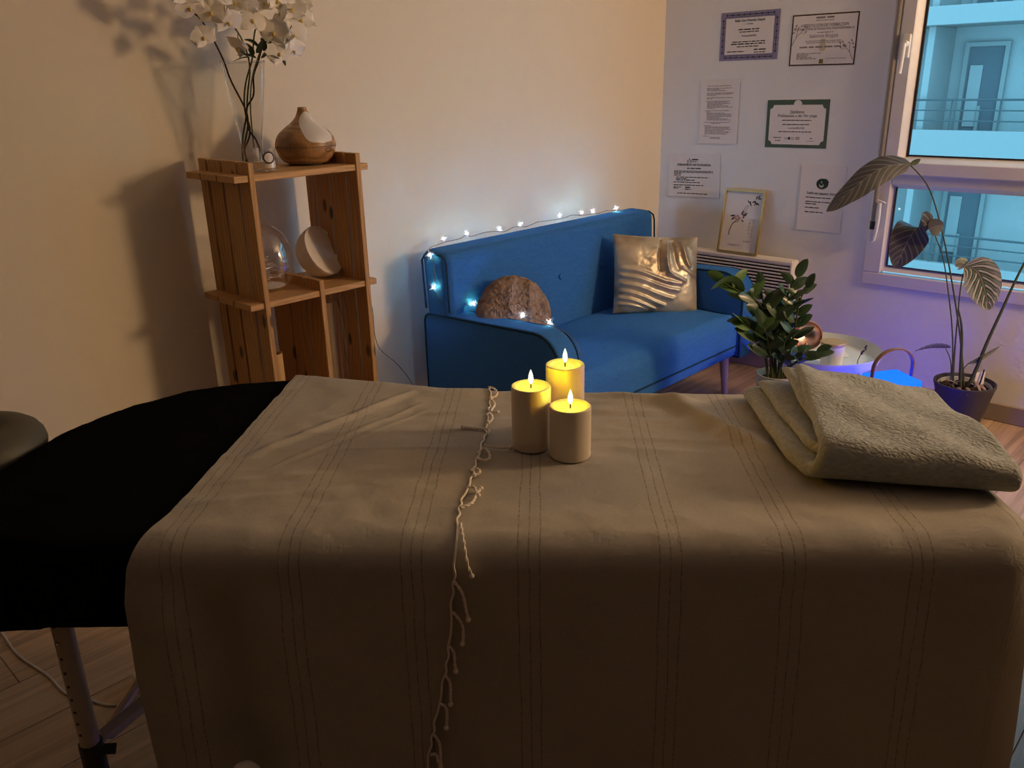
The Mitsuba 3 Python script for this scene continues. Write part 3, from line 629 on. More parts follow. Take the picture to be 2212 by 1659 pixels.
# diffuser
DC = (-2.262, -.197, 1.1712)
Df = thing('aroma_diffuser', 'wood grain teardrop aroma diffuser with a white window, on the shelf top', 'diffuser')
prof = [(0, .004), (.05, .004), (.064, .006), (.078, .018), (.089, .04), (.093, .055), (.091, .07), (.083, .088), (.067, .104), (.048, .118), (.033, .13), (.023, .142), (.017, .155), (.0135, .166), (.0135, .169), (.009, .170), (.008, .155)]
pr_ = spline(prof[1:15], 40); pr_ = np.vstack([prof[0], pr_, prof[15], prof[16]])
part(Df, 'body', lathe(pr_, DC, 64), 'm_diffuser_wood', 40)
part(Df, 'base', lathe([(0, 0), (.055, 0), (.056, .005), (0, .0055)], DC), 'm_black_plastic')
# white drop window: patch of the surface, just proud
def surf(a, z_, off):
    r_ = np.interp(z_, pr_[1:-2, 1], pr_[1:-2, 0]) + off
    return np.stack([DC[0] + r_ * np.cos(a), DC[1] + r_ * np.sin(a), DC[2] + z_], -1)
A0 = math.atan2(CAM[1] - DC[1], CAM[0] - DC[0]) + .62
zz_ = np.linspace(.066, .158, 26)
halfw = .050 * np.sin(np.clip((zz_ - .066) / .092, 0, 1) ** .5 * PI) ** .7 + .0006
tt_ = np.linspace(-1, 1, 15)
rad = np.interp(zz_, pr_[1:-2, 1], pr_[1:-2, 0])
ang = A0 + (halfw / rad)[:, None] * tt_ - .10 * ((zz_ - .066) / .092)[:, None]
part(Df, 'window', grid(surf(ang, np.repeat(zz_[:, None], 15, 1), .0012)), 'm_porcelain', True)
tb = np.linspace(0, 2 * PI, 25)
part(Df, 'button', tube(surf(A0 + .22 + .15 * np.sign(np.cos(tb)) * np.abs(np.cos(tb)) ** .5, .045 + .005 * np.sin(tb), .0004), .0007, 5), 'm_wick')
part(Df, 'seam', tube(surf(np.linspace(0, 2 * PI, 60), np.full(60, .055), -.0002), .0006, 5), 'm_wick')

# candle in a glass on the shelf top
J = thing('candle_jar', 'small white candle in clear glass with a round black ringed label, beside the vase', 'candle')
JC = (-2.462, -.287, 1.1712)
part(J, 'glass', lathe([(0, .001), (.030, .001), (.032, .004), (.032, .064), (.0295, .065), (.0290, .010), (0, .010)], JC, 40), 'm_glass', 40)
part(J, 'wax', lathe([(0, .0105), (.0275, .0105), (.0275, .028), (.004, .029), (0, .029)], JC, 32), 'm_wax_white')
ja = math.atan2(CAM[1] - JC[1], CAM[0] - JC[0]) + .35
def disc(rad_, off):
    rr, aa = np.meshgrid(np.linspace(0, rad_, 5), np.linspace(0, 2 * PI, 25), indexing='ij')
    a_ = ja + rr * np.cos(aa) / .032
    return grid(np.stack([JC[0] + (.032 + off) * np.cos(a_), JC[1] + (.032 + off) * np.sin(a_), JC[2] + .040 + rr * np.sin(aa)], -1))
part(J, 'label', disc(.0172, .0006), 'm_ink', True); part(J, 'label', disc(.0130, .0010), 'm_white_paper', True)
part(J, 'wick', tube([(JC[0], JC[1], JC[2] + .029), (JC[0], JC[1], JC[2] + .037)], .0008, 5), 'm_wick')

# glass egg with a wire of tiny lights
Eg = thing('glass_egg', 'egg shaped clear glass dome lamp with fine wire inside, on the middle shelf', 'glass lamp')
EC = np.array([-2.452, -.205, .8035])
ep = [(.0, .002), (.035, .002), (.055, .012), (.072, .035), (.081, .065), (.083, .09), (.079, .12), (.068, .153), (.050, .182), (.028, .2), (.010, .2065), (0, .207)]
epr = np.vstack([ep[0], spline(ep[1:], 36)]); epr[:, 0] = np.maximum(epr[:, 0], 0)
part(Eg, 'dome', lathe(epr, EC, 56), 'm_glass_bright', 50)
part(Eg, 'band', tube(np.stack([EC[0] + .0805 * np.cos(tb * 1), EC[1] + .0805 * np.sin(tb), np.full(25, EC[2] + .062)], -1), .0008, 6), 'm_glass_rim')
r = np.random.default_rng(3)
def coil(n, z0, z1, rr): 
    t_ = np.linspace(0, n * 2 * PI, int(n * 26)); rad_ = rr * (.55 + .35 * np.sin(t_ * .37 + 1))
    return np.stack([EC[0] + rad_ * np.cos(t_), EC[1] + rad_ * np.sin(t_ * 1.13), EC[2] + z0 + (z1 - z0) * (.5 + .5 * np.sin(t_ * .31))], -1)
part(Eg, 'wire', cat(tube(coil(5, .01, .08, .062), .0009, 5), tube(coil(3, .03, .105, .05), .0009, 5)), 'm_wire')
part(Eg, 'sand', lathe([(0, .006), (.05, .014), (.045, .017), (0, .02)], EC, 24), 'm_porcelain')

# tilted white bowl lamp
Bo = thing('bowl_lamp', 'white half dome lamp tilted on its side beside the glass egg', 'lamp')
bd = np.array([.34, -.82, .46]); bd /= np.linalg.norm(bd)
bo = np.array([-2.238, -.195, .893])
bp = [(0, -.078), (.03, -.077), (.055, -.066), (.072, -.046), (.082, -.02), (.0855, .004), (.084, .007), (.080, .004)]
bm = lathe(np.vstack([spline(bp[:6], 20), bp[6:]]), (0, 0, 0), 48)
part(Bo, 'shell', orient(bm, bo, bd), 'm_porcelain', 50)
part(Bo, 'face', orient(lathe([(0, -.004), (.05, -.003), (.080, .003)], (0, 0, 0), 48), bo, bd), 'm_white_paper', 50)

# bottle with a rolled tube, black ball, bamboo cup, behind the slats
Bt = thing('glass_bottle', 'clear glass bottle with a brown stopper between the lower shelf uprights', 'bottle')
BC = (-2.228, -.2, .3865)
part(Bt, 'glass', lathe([(0, .002), (.036, .002), (.038, .008), (.038, .25), (.034, .275), (.02, .305), (.016, .33), (.016, .345)], BC, 36), 'm_glass', 40)
part(Bt, 'stopper', tube([(BC[0], BC[1], .722), (BC[0], BC[1], .76)], .0165, 16), 'm_cork')
part(Bt, 'wire', tube([(BC[0] + .016, BC[1] - .004, .73), (BC[0] + .022, BC[1] - .03, .66), (BC[0] + .012, BC[1] - .036, .58), (BC[0] + .02, BC[1] - .04, .5)], .0008, 5, 24), 'm_wire_dark')
part(Bt, 'scroll', tube([(BC[0] - .010, BC[1], .392), (BC[0] - .012, BC[1], .72)], .0135, 14), 'm_wax_white', label='rolled white paper inside the bottle')
bb = trimesh.creation.icosphere(2, .016); bb.apply_translation((-2.262, -.285, .4015))
bb.apply_translation((.012, 0, 0))
single('black_ball', 'small black ball beside the glass bottle low in the shelf', 'ball', bb, 'm_black_plastic', True)
single('bamboo_cup', 'tall bamboo cylinder standing low inside the shelf by its left front upright', 'bamboo cup',
       lathe([(0, .001), (.022, .001), (.023, .004), (.023, .232), (.0195, .232), (.0195, .012), (0, .012)], (-2.496, -.265, .3865), 28), 'm_bamboo', 35)
single('power_cable', 'thin cable hanging down the wall to the right of the pine shelf', 'cable',
       tube([(-2.02, -.02, .80), (-1.975, -.02, .70), (-1.929, -.02, .616), (-1.925, -.018, .542), (-1.904, -.018, .436), (-1.856, -.02, .386), (-1.803, -.02, .323), (-1.76, -.02, .252), (-1.74, -.02, .05)], .0015, 6, 60), 'm_grey_rod')

# ------------------------------------------------------------------ blue sofa
So = thing('sofa', 'blue fabric two seat sofa with a buttoned back under the string of lights', 'sofa')
LX, RXs = -1.745, -.398
def arm(x0, x1, y0, y1, z0, z1, r, rf):
    """upright slab with a big rounded front top corner; edge radius r"""
    out = [(y0 + rf, z1)]
    for a in np.linspace(PI / 2, PI, 8): out.append((y0 + rf + rf * math.cos(a), z1 - rf + rf * math.sin(a)))
    out += [(y0, z0), (y1, z0)]
    for a in np.linspace(0, PI / 2, 5): out.append((y1 - .04 + .04 * math.cos(a), z1 - .02 - .04 + .04 * math.sin(a)))
    poly = Polygon(out).convex_hull
    pts = []
    for a in np.linspace(0, PI / 2, 4):
        g_ = poly.buffer(-r * (1 - math.cos(a)) if a > 0 else 0, join_style=1) if a > 0 else poly.buffer(0)
        ins = poly.buffer(-r * (1 - math.sin(a))) if a < PI / 2 else poly
        c_ = np.array(ins.exterior.coords)
        e = r * (1 - math.cos(a)) if False else r * math.cos(a)
        for x_ in (x0 + r - r * math.cos(a), x1 - r + r * math.cos(a)):
            pts.append(np.c_[np.full(len(c_), x_), c_])
    return hull(np.vstack(pts)), np.array(poly.buffer(-r * .35).exterior.coords)
for x0, x1, inner in ((LX, LX + .105, 1), (RXs - .105, RXs, 0)):
    m, ol = arm(x0, x1, -.795, -.10, .205, .590, .014, .115)
    ak = part(So, 'arm', m, 'm_sofa', 40)
    for xs in (x0 + .002, x1 - .002):
        part(ak, 'piping', tube(np.c_[np.full(len(ol), xs), ol], .0042, 6), 'm_sofa_piping')
def hullpts(c8, r): return hull(np.vstack([sphere_pts(c_, r, 2) for c_ in c8]))
br = .035
bk = [(x_, y_, z_) for x_ in (LX + br, RXs - br) for y_, z_ in ((-.265 + br, .30), (-.245 + br, .808 - br), (-.13 - br, .30), (-.10 - br, .812 - br))]
bkk = part(So, 'backrest', hullpts(bk, br), 'm_sofa', 40)
for xs in (LX + .0015, RXs - .0015):
    o = [(-.252, .585), (-.244, .765), (-.236, .786), (-.215, .798), (-.15, .802), (-.125, .792), (-.108, .770), (-.118, .585)]
    part(bkk, 'piping', tube(np.array([(xs, *q) for q in o]), .004, 6), 'm_sofa_piping')
def back_y(z_): return -.265 + .02 * (z_ - .3) / .5
for bx, bz in ((-1.39, .612), (-1.10, .612), (-.81, .610)):
    b_ = trimesh.creation.icosphere(2, .0125); b_.apply_scale([1, .55, 1]); b_.apply_translation((bx, back_y(bz) - .001, bz))
    part(bkk, 'button', b_, 'm_sofa', True)
# seat with a soft crown
nx, ny = 40, 26
X, Yg = np.meshgrid(np.linspace(0, 1, nx), np.linspace(0, 1, ny), indexing='ij')
sx0, sx1, sy0, sy1 = LX + .103, RXs - .103, -.775, -.262
crown = .405 + .018 * np.sin(PI * X) ** .6 * np.sin(PI * np.clip(Yg, 0, 1)) ** .5 + .004 * (meshkit.noise(np.stack([X * 9, Yg * 5, X * 0], -1)) - .5)
edge = np.minimum.reduce([X * (sx1 - sx0), (1 - X) * (sx1 - sx0), Yg * (sy1 - sy0)])
crown = crown - .03 * (1 - np.sqrt(np.clip(1 - (1 - np.clip(edge / .03, 0, 1)) ** 2, 0, 1)))
V_ = np.stack([sx0 + X * (sx1 - sx0), sy0 + Yg * (sy1 - sy0), crown], -1)
front_ = np.stack([V_[:, 0] + [0, 0, -q] for q in (.14, .08, .03)], 1); V_ = np.concatenate([front_, V_], 1)
part(So, 'seat', grid(V_), 'm_sofa', True)
part(So, 'seat_base', cbox((sx0 - .02, sy0 + .004, .212), (sx1 + .02, -.13, .268), .008), 'm_sofa', False)
part(So, 'seam', tube([(sx0, sy0 - .001, .262), (sx1, sy0 - .001, .262)], .0035, 6), 'm_sofa_piping')
for lx, ly in ((LX + .09, -.70), (RXs - .075, -.70), (LX + .09, -.18), (RXs - .075, -.18)):
    part(So, 'leg', tube([(lx, ly, .214), (lx + .012 * (1 if lx > -1 else -1), ly + (-.012 if ly < -.4 else .012), 0)], [.024, .013], 16), 'm_beech')

# cushions
def cushion(o, ex, ey, w_, h_, th, n=56, seed=0, wr=0.0, pinch=.06, creases=(), rnd=0.0):
    """square cushion: local u, v in -1..1; ex, ey unit vectors; front along ex x ey"""
    u = np.linspace(-1, 1, n); U, Vv = np.meshgrid(u, u, indexing='ij')
    su, sv = 1 - pinch * (1 - Vv ** 2), 1 - pinch * (1 - U ** 2)
    su, sv = su * (1 - rnd + rnd * np.sqrt(1 - Vv ** 2 / 2)), sv * (1 - rnd + rnd * np.sqrt(1 - U ** 2 / 2))
    prof_ = (np.clip(1 - np.abs(U) ** 2.6, 0, 1) * np.clip(1 - np.abs(Vv) ** 2.6, 0, 1)) ** .52
    nz = np.cross(ex, ey)
    ms, uvs = [], []
    for s in (1, -1):
        q = np.stack([U * 2.2, Vv * 2.2, np.full_like(U, seed + s)], -1)
        d = wr * (meshkit.fbm(q * 1.6, 4, seed) - .5) * 2
        for (a, b_, c_, amp, wid) in creases if s > 0 else ():
            d = d + amp * np.exp(-((a * U + b_ * Vv + .25 * np.sin(3.1 * (b_ * U - a * Vv)) - c_) / wid) ** 2)
        z_ = s * th * prof_ + d * prof_ ** .6
        P_ = o + (U * su * w_ / 2)[..., None] * ex + (Vv * sv * h_ / 2)[..., None] * ey + z_[..., None] * nz
        m = grid(P_)
        if s < 0: m.faces = m.faces[:, ::-1]
        ms.append(m); uvs.append(np.stack([U, Vv], -1).reshape(-1, 2) * .5 + .5)
    return cat(*ms), np.vstack(uvs)
def unit(v): v = np.asarray(v, float); return v / np.linalg.norm(v)
def creased(m_, uv_, segs, o, n_):
    """push folds into the front of a cushion along segments in uv (-1..1)"""
    u, v = uv_[:, 0] * 2 - 1, uv_[:, 1] * 2 - 1
    half = len(u) // 2; d = np.zeros(len(u))
    for a, b_, amp, wid in segs: d[:half] += ridge(u[:half] + .04 * np.sin(v[:half] * 5), v[:half] + .04 * np.sin(u[:half] * 4 + 1), a, b_, amp, wid)
    rimf = np.clip((1 - np.maximum(np.abs(u), np.abs(v))) / .12, 0, 1) ** .5
    m_.vertices = m_.vertices + (d * rimf)[:, None] * n_
    return m_
cx_ = unit((.83, -.50, -.11)); cn = unit((-.50, -.80, .30)); cy_ = unit(np.cross(cn, cx_)); cx_ = np.cross(cy_, cn)
m, uv = cushion(np.array([-.680, -.452, .572]), cx_, cy_, .405, .350, .062, 110, 5, .008, .035)
m = creased(m, uv, [((-.95, -.30), (.35, -.62), .013, .045), ((-.95, -.48), (.2, -.80), .011, .04), ((-.95, -.64), (.0, -.92), .012, .04), ((-.95, -.08), (.45, -.42), .010, .05), ((-.9, .1), (.5, -.25), .008, .06), ((-.9, -.8), (-.2, -.95), .010, .035),
    ((.02, .95), (.02, .10), -.016, .045), ((.10, .95), (.20, .0), .017, .05), ((.25, .9), (.48, .1), -.010, .06), ((.45, .9), (.75, .15), .012, .05), ((.2, .05), (.6, -.2), .012, .05), ((.55, .2), (.9, -.1), .008, .04)], None, cn)
single('cushion', 'shiny gold herringbone cushion leaning in the right corner of the sofa', 'cushion', m, 'm_gold_cushion', True, uv)
fx = unit((.66, -.64, -.40)); fn_ = unit((-.20, -.62, .50)); fy = unit(np.cross(fn_, fx)); fx = np.cross(fy, fn_)
m, uv = cushion(np.array([-1.548, -.392, .548]), fx, fy, .295, .36, .095, 80, 11, .012, .0, (), .95)
m = creased(m, uv, [((.0, .9), (.35, -.5), .012, .09), ((.35, .8), (.7, -.3), -.010, .10), ((-.5, .8), (-.3, -.3), .010, .12)], None, fn_)
nrm = m.vertex_normals
m.vertices = m.vertices + nrm * (.014 * (meshkit.fbm(m.vertices * 40, 4, 4) - .5))[:, None]
single('cushion', 'brown faux fur cushion behind the left arm of the sofa', 'cushion', m, 'm_fur', True)

# ------------------------------------------------------------------ string of fairy lights
Lt = thing('fairy_lights', 'string of cold white star shaped fairy lights along the sofa back and left arm', 'string lights')
back_b = [(-1.600, -.105, .820), (-1.468, -.098, .820), (-1.312, -.130, .820), (-1.172, -.118, .820), (-.890, -.098, .820), (-.764, -.125, .820), (-.700, -.138, .820), (-.566, -.17, .820)]
side_b = [(-1.754, -.175, .800), (-1.754, -.185, .680)]
arm_b = [(-1.634, -.268, .597), (-1.634, -.345, .597), (-1.634, -.522, .596), (-1.637, -.655, .593)]
bulbs = back_b[::-1] + side_b + arm_b
wire_pts = []
for i, q in enumerate(bulbs):
    wire_pts.append(q)
    if i < len(bulbs) - 1:
        p_, nx_ = np.array(q), np.array(bulbs[i + 1])
        for f_ in (.3, .6):
            d_ = p_ * (1 - f_) + nx_ * f_
            if i < 7: d_ = d_ + [0, rng.uniform(-.015, .015), rng.uniform(0, .010)]
            elif i == 7: d_ = np.array([d_[0], d_[1], max(d_[2], .824)]) if f_ < .5 else np.array([-1.750, -.165, .822])
            elif i == 8: d_ = d_ + [-.002, -.012, 0]
            elif i == 9: d_ = np.array([-1.752, -.20, .645]) if f_ < .5 else np.array([-1.70, -.24, .604])
            else: d_ = np.array([d_[0] + rng.uniform(-.008, .008), d_[1], .596])
            wire_pts.append(tuple(d_))
wire_pts += [(-1.645, -.71, .585), (-1.638, -.775, .55), (-1.636, -.798, .50), (-1.636, -.799, .42), (-1.638, -.799, .36)]
wp = np.array(wire_pts); wd_ = np.r_[0, np.cumsum(np.linalg.norm(np.diff(wp, axis=0), axis=1))]
from scipy.interpolate import PchipInterpolator
part(Lt, 'wire', tube(PchipInterpolator(wd_, wp)(np.linspace(0, wd_[-1], 320)), .0013, 6), 'm_grey_rod')
def star(c_, s, seed):
    r = np.random.default_rng(seed); pts = []
    Rm = trimesh.transformations.random_rotation_matrix(r.random(3))[:3, :3]
    for k in range(11):
        a = k * 2 * PI / 10; rad_ = s if k % 2 == 0 else s * .42
        pts.append([rad_ * math.cos(a), rad_ * math.sin(a), 0])
    p0 = np.array(pts); out = []
    for q in (p0, p0[:, [0, 2, 1]], p0[:, [2, 0, 1]]): out.append(tube(q @ Rm.T + c_, .0007, 4))
    return cat(*out)
for i, q in enumerate(bulbs):
    c_ = np.array(q) + ([0, .030 if i < 8 else 0, .008] if i not in (8, 9) else [-.006, 0, 0])
    s_ = trimesh.creation.icosphere(1, .0055); s_.apply_translation(c_)
    bk_ = part(Lt, 'bulb', s_, 'm_wax_white', True, emitter={'type': 'area', 'radiance': rgb(FAIRY), 'sampling_weight': .5})
    part(bk_, 'star', star(c_, .020, i), 'm_star')

# ------------------------------------------------------------------ massage table, its cloths
TA = unit((.66, -.751, 0)); TB = np.array([-TA[1], TA[0], 0]); TO = np.array([-2.768, -.830, 0])
def tw(s, t_, z_): return TO + np.multiply.outer(s, TA) + np.multiply.outer(t_, TB) + np.multiply.outer(z_, np.array([0, 0, 1.0]))
OUT_MAIN = Polygon([(1.335, -.200), (1.0, -.165), (.66, -.15), (.35, -.115), (.12, -.05), (0, -.022), (-.12, -.048), (-.235, -.100), (-.305, -.172), (-.35, -.25), (-.385, -.33), (-.40, -.45), (-.395, -.60), (-.33, -.71), (-.2, -.742), (1.335, -.742)])
OUT_THROW = Polygon([(1.320, -.195), (1.0, -.158), (.66, -.143), (.35, -.108), (.12, -.045), (0, -.016), (-.12, -.048), (-.3, -.2), (-.3, -.727), (1.320, -.727)])
RT = .050
def wrinkle(s, t_):
    q = np.stack([s, t_, s * 0], -1)
    h_ = .008 * (meshkit.fbm(q * [5, 8, 1], 3, 2) - .5)
    h_ += .0046 * (meshkit.fbm(q * [22, 36, 1] + 2, 2, 12) - .5)
    far = sm(-.35, -.15, t_)
    h_ += .006 * far * (meshkit.fbm(q * [9, 5, 1] + 4, 3, 5) - .4) * sm(.2, .5, s)
    h_ += .0058 * sm(-.55, -.30, t_) * (.4 + .6 * sm(.45, .6, s)) * (meshkit.noise(q * [3, 38, 1] + 8, 9) - .5)
    return h_
def left_wrinkle(s, t_):
    return ridge(s, t_, (.05, -.46), (.30, -.13), .0095, .011) + ridge(s, t_, (.10, -.52), (.33, -.20), .004, .006) + ridge(s, t_, (.14, -.50), (.36, -.22), .003, .005) + ridge(s, t_, (.0, -.27), (.46, -.25), .0022, .004) + ridge(s, t_, (.0, -.37), (.46, -.345), .0028, .004) + ridge(s, t_, (.05, -.44), (.46, -.43), .0024, .004) + ridge(s, t_, (.0, -.66), (.25, -.60), .004, .014) + ridge(s, t_, (.02, -.58), (.2, -.54), .003, .008)
def right_wrinkle(s, t_):
    h_ = ridge(s, t_, (.86, -.17), (1.03, -.47), .016, .024) + ridge(s, t_, (.74, -.14), (.95, -.22), .010, .016)
    for k_, (t0, s1) in enumerate(((-.22, .8), (-.27, .9), (-.32, .85), (-.37, .98), (-.42, .9))): h_ = h_ + ridge(s, t_, (.52 + .05 * k_, t0), (s1, t0 - .03), .003, .007)
    return h_
def nearest(core, P_):
    c_ = np.array(core.exterior.coords); a, b_ = c_[:-1], c_[1:]
    best = np.full(len(P_), 1e9); q = np.zeros_like(P_)
    for i in range(len(a)):
        d = b_[i] - a[i]; t_ = np.clip(((P_ - a[i]) @ d) / (d @ d + 1e-12), 0, 1)
        r = a[i] + t_[:, None] * d; dist = np.linalg.norm(P_ - r, axis=1)
        u = dist < best; best[u] = dist[u]; q[u] = r[u]
    from shapely import contains_xy
    ins = contains_xy(core, P_[:, 0], P_[:, 1])
    return np.where(ins, -best, best), q
def drape_pos(U, V, outline, Rc, r, ztop, off, flare, fold, extra=None, hollow=None):
    """cloth coordinates U, V (metres) laid over the outline: the points in the table's frame"""
    core = outline.buffer(-Rc); shp = np.shape(U)
    P_ = np.stack([np.ravel(U), np.ravel(V)], -1)
    D_, q = nearest(core, P_)
    e = D_ - Rc
    n = (P_ - q) / np.maximum(np.abs(D_), 1e-9)[:, None]
    base = q + n * Rc
    th = np.clip(e / r, 0, PI / 2)
    hang = np.clip(e - r * PI / 2, 0, None)
    out = r * np.sin(th) + flare * hang
    fo_ = (meshkit.fbm(np.stack([base[:, 0] * 5.5, base[:, 1] * 5.5, hang * .8], -1), 2, 3) - .5)
    out = out + hang * fold * fo_ + .006 * sm(0, .05, hang) * (meshkit.noise(np.stack([base[:, 0] * 12, base[:, 1] * 12, hang * 6], -1), 8) - .5)
    if hollow is not None: out = out + hollow(base[:, 0], hang)
    flat = e <= 0
    s = np.where(flat, P_[:, 0], base[:, 0] + n[:, 0] * out); t_ = np.where(flat, P_[:, 1], base[:, 1] + n[:, 1] * out)
    z_ = ztop + off - r * (1 - np.cos(th)) - hang * .995
    fade = np.clip(1 - np.clip(e, 0, None) / (r * 1.5), 0, 1)
    z_ = z_ + (wrinkle(s, t_) + (extra(s, t_) if extra else 0)) * fade
    o2 = off * np.sin(th) * .9
    s = s + np.where(flat, 0, n[:, 0]) * o2; t_ = t_ + np.where(flat, 0, n[:, 1]) * o2
    return tw(s, t_, z_).reshape(*shp, 3)
def drape(U, V, *a): return grid(drape_pos(U, V, *a)), np.stack([U, V], -1).reshape(-1, 2)
MT = thing('massage_table', 'massage table on pale metal legs under black and brown cloths', 'massage table')
padp = OUT_MAIN.buffer(-.012)
part(MT, 'pad', xf(trimesh.creation.extrude_polygon(padp, .075, engine='earcut'), frame_at(TO + [0, 0, .658], TA, TB, np.array([0, 0, 1.0]))), 'm_headrest', False)
LEGS = [(-.235, -.700), (-.235, -.19), (1.12, -.700), (1.12, -.27)]
for i, (s_, t_) in enumerate(LEGS):
    lk = part(MT, 'leg', cat(tube([tw(s_, t_, .66), tw(s_, t_, .26)], .0172, 20)), 'm_alu')
    part(lk, 'lower_tube', tube([tw(s_, t_, .27), tw(s_, t_, .012)], .0135, 16), 'm_alu')
    part(lk, 'clamp', cat(tube([tw(s_, t_, .285), tw(s_, t_, .205)], .0205, 18), tube([tw(s_ + .012, t_ + .006, .262), tw(s_ + .035, t_ + .016, .255)], .010, 10), tube([tw(s_, t_, .20), tw(s_, t_, .195)], .0165, 16)), 'm_black_plastic')
    part(lk, 'foot', lathe([(0, 0), (.019, 0), (.019, .02), (0, .02)], tw(s_, t_, 0), 16), 'm_black_plastic')
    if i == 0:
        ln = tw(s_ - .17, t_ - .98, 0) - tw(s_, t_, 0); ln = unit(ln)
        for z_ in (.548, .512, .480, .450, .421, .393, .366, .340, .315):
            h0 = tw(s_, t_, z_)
            part(lk, 'hole_disc', tube([h0 + ln * .0150, h0 + ln * .0177], .0042 if z_ > .5 else .0028, 10), 'm_black_plastic')  # black discs painted on for the dark inside the pin holes
        sb_ = trimesh.creation.icosphere(1, .004); sb_.apply_translation(tw(s_, t_, .512) + ln * .0172)
        part(lk, 'spring_button', sb_, 'm_wire', True)
part(MT, 'crossbar', tube([tw(-.235, -.69, .262), tw(-.235, -.19, .262)], .010, 10), 'm_beech')
part(MT, 'crossbar', tube([tw(1.12, -.69, .262), tw(1.12, -.27, .262)], .010, 10), 'm_beech')
for sA, sB in ((-.235, .36), (1.12, .54)):
    p0, p1 = tw(sA + .015, -.675, .278), tw(sB, -.30, .645)
    d = unit(p1 - p0); up = unit(np.cross(d, TA)); sd = np.cross(d, up)
    part(MT, 'brace', hull([p + up * a * .017 + sd * b_ * .009 for p in (p0, p1) for a in (-1, 1) for b_ in (-1, 1)]), 'm_brace', False)
HR = thing('face_cradle', 'olive horseshoe face cushion at the head of the massage table', 'face cradle')
ha = np.linspace(-2.2, 2.2, 40)
hp = np.stack([tw(-.556 + .088 * math.cos(a), -.385 + .088 * math.sin(a), .728) for a in ha])
rings = []
for k_ in range(len(hp)):
    a = ha[k_]; rd = TA * math.cos(a) + TB * math.sin(a); e_ = min(1, (min(k_, len(hp) - 1 - k_) + .3) / 3) ** .5
    rings.append([hp[k_] + rd * .050 * e_ * math.cos(b_) + np.array([0, 0, .045 * e_ * math.sin(b_)]) for b_ in np.arange(18) * 2 * PI / 18])
part(HR, 'cushion', grid(np.array(rings), cv=True), 'm_headrest', True)
part(HR, 'support', cbox((-.09, -.09, .64), (.09, .09, .672), .004).apply_transform(frame_at(tw(-.56, -.385, 0), TA, TB, np.array([0, 0, 1.0]))), 'm_black_plastic', False)
part(HR, 'support_arm', cat(tube([tw(-.55, -.35, .655), tw(-.37, -.36, .69)], .008, 8), tube([tw(-.55, -.43, .655), tw(-.37, -.44, .69)], .008, 8)), 'm_black_plastic')
ZT = .738
# black sheet: offset curves of the outline
def cloth_grid(u0, u1, v0, v1, du): return np.meshgrid(np.linspace(u0, u1, int((u1 - u0) / du) + 2), np.linspace(v0, v1, int((v1 - v0) / du) + 2), indexing='ij')
U, V2 = cloth_grid(-.64, .045, -.905, .11, .0125)
m, uv = drape(U, V2, OUT_MAIN, .05, .028, ZT, .003, .05, .10)
single('bed_sheet', 'plain black sheet over the head end of the massage table', 'sheet', m, 'm_black_cloth', True)
# right throw
U, V2 = cloth_grid(.30, 1.86, -1.36, .28, .0075)
m, uv = drape(U, V2, OUT_THROW, .045, RT, ZT, .0065, .03, .16, right_wrinkle)
single('throw', 'brown woven cotton throw covering the foot end of the massage table', 'throw', m, 'm_throw', True, uv)
# left throw with the fringed edge
ZF = ZT + .010
fr_t = np.array([[.475, -.107], [.482, -.188], [.482, -.268], [.482, -.318], [.484, -.376], [.48, -.409], [.477, -.435], [.478, -.472], [.474, -.512], [.472, -.559], [.466, -.606], [.462, -.645], [.461, -.684]])
fr_f = np.array([[.463, .716], [.46, .682], [.456, .65], [.452, .616], [.448, .568], [.442, .529], [.432, .483], [.425, .454], [.416, .408], [.406, .36], [.4, .321], [.392, .26], [.38, .15], [.375, .05]])
VN = -.727
def v_of_z(z_): return VN - RT * np.arccos(np.clip(1 - (ZF - np.asarray(z_)) / RT, 0, 1)) - np.clip(ZF - RT - np.asarray(z_), 0, None)
ev = np.r_[.2, fr_t[:, 1], v_of_z(fr_f[:, 1])]; es = np.r_[.47, fr_t[:, 0], fr_f[:, 0]]
o_ = np.argsort(ev); ev, es = ev[o_], es[o_]
def s_right(v): return np.interp(v, ev, es)
def s_left(v): return np.interp(v, [-1.4, -1.2, -1.0, -.86, -.80, -.74, -.68, -.4, 0, .2], [-.045, -.055, -.066, -.062, -.05, -.028, -.018, -.008, 0, 0])
fr_ = np.linspace(0, 1, 76)[:, None]; vv = np.linspace(-1.36, .14, 260)[None]
V2 = np.broadcast_to(vv, (76, 260)).copy(); U = s_left(V2) * (1 - fr_) + s_right(V2) * fr_
def fold_left(s, hang): return sm(.01, .10, hang) * (.020 * np.exp(-((s - .005) / .035) ** 2) - .022 * np.exp(-((s - .075 - hang * .05) / .04) ** 2) + .008 * np.exp(-((s - .17) / .05) ** 2))
m, uv = drape(U, V2, OUT_THROW, .045, RT, ZT, .0105, .03, .05, left_wrinkle, fold_left)
tl = thing('throw', 'brown woven throw edged with a knotted cream fringe, over the middle of the massage table', 'throw')
part(tl, 'cloth', m, 'm_throw', True, uv)
def on(u, v, lift): return drape_pos(np.asarray(u, float), np.asarray(v, float), OUT_THROW, .045, RT, ZT, .0105 + lift, .03, .05, left_wrinkle, fold_left)
hv = np.linspace(-.10, v_of_z(.05), 280)
hem = on(s_right(hv) + .0018 * np.sin(np.arange(280) * .62 + 2 * np.sin(np.arange(280) * .21)), hv, .0025)
part(tl, 'hem_cord', tube(hem, .0019, 6), 'm_fringe', 40)
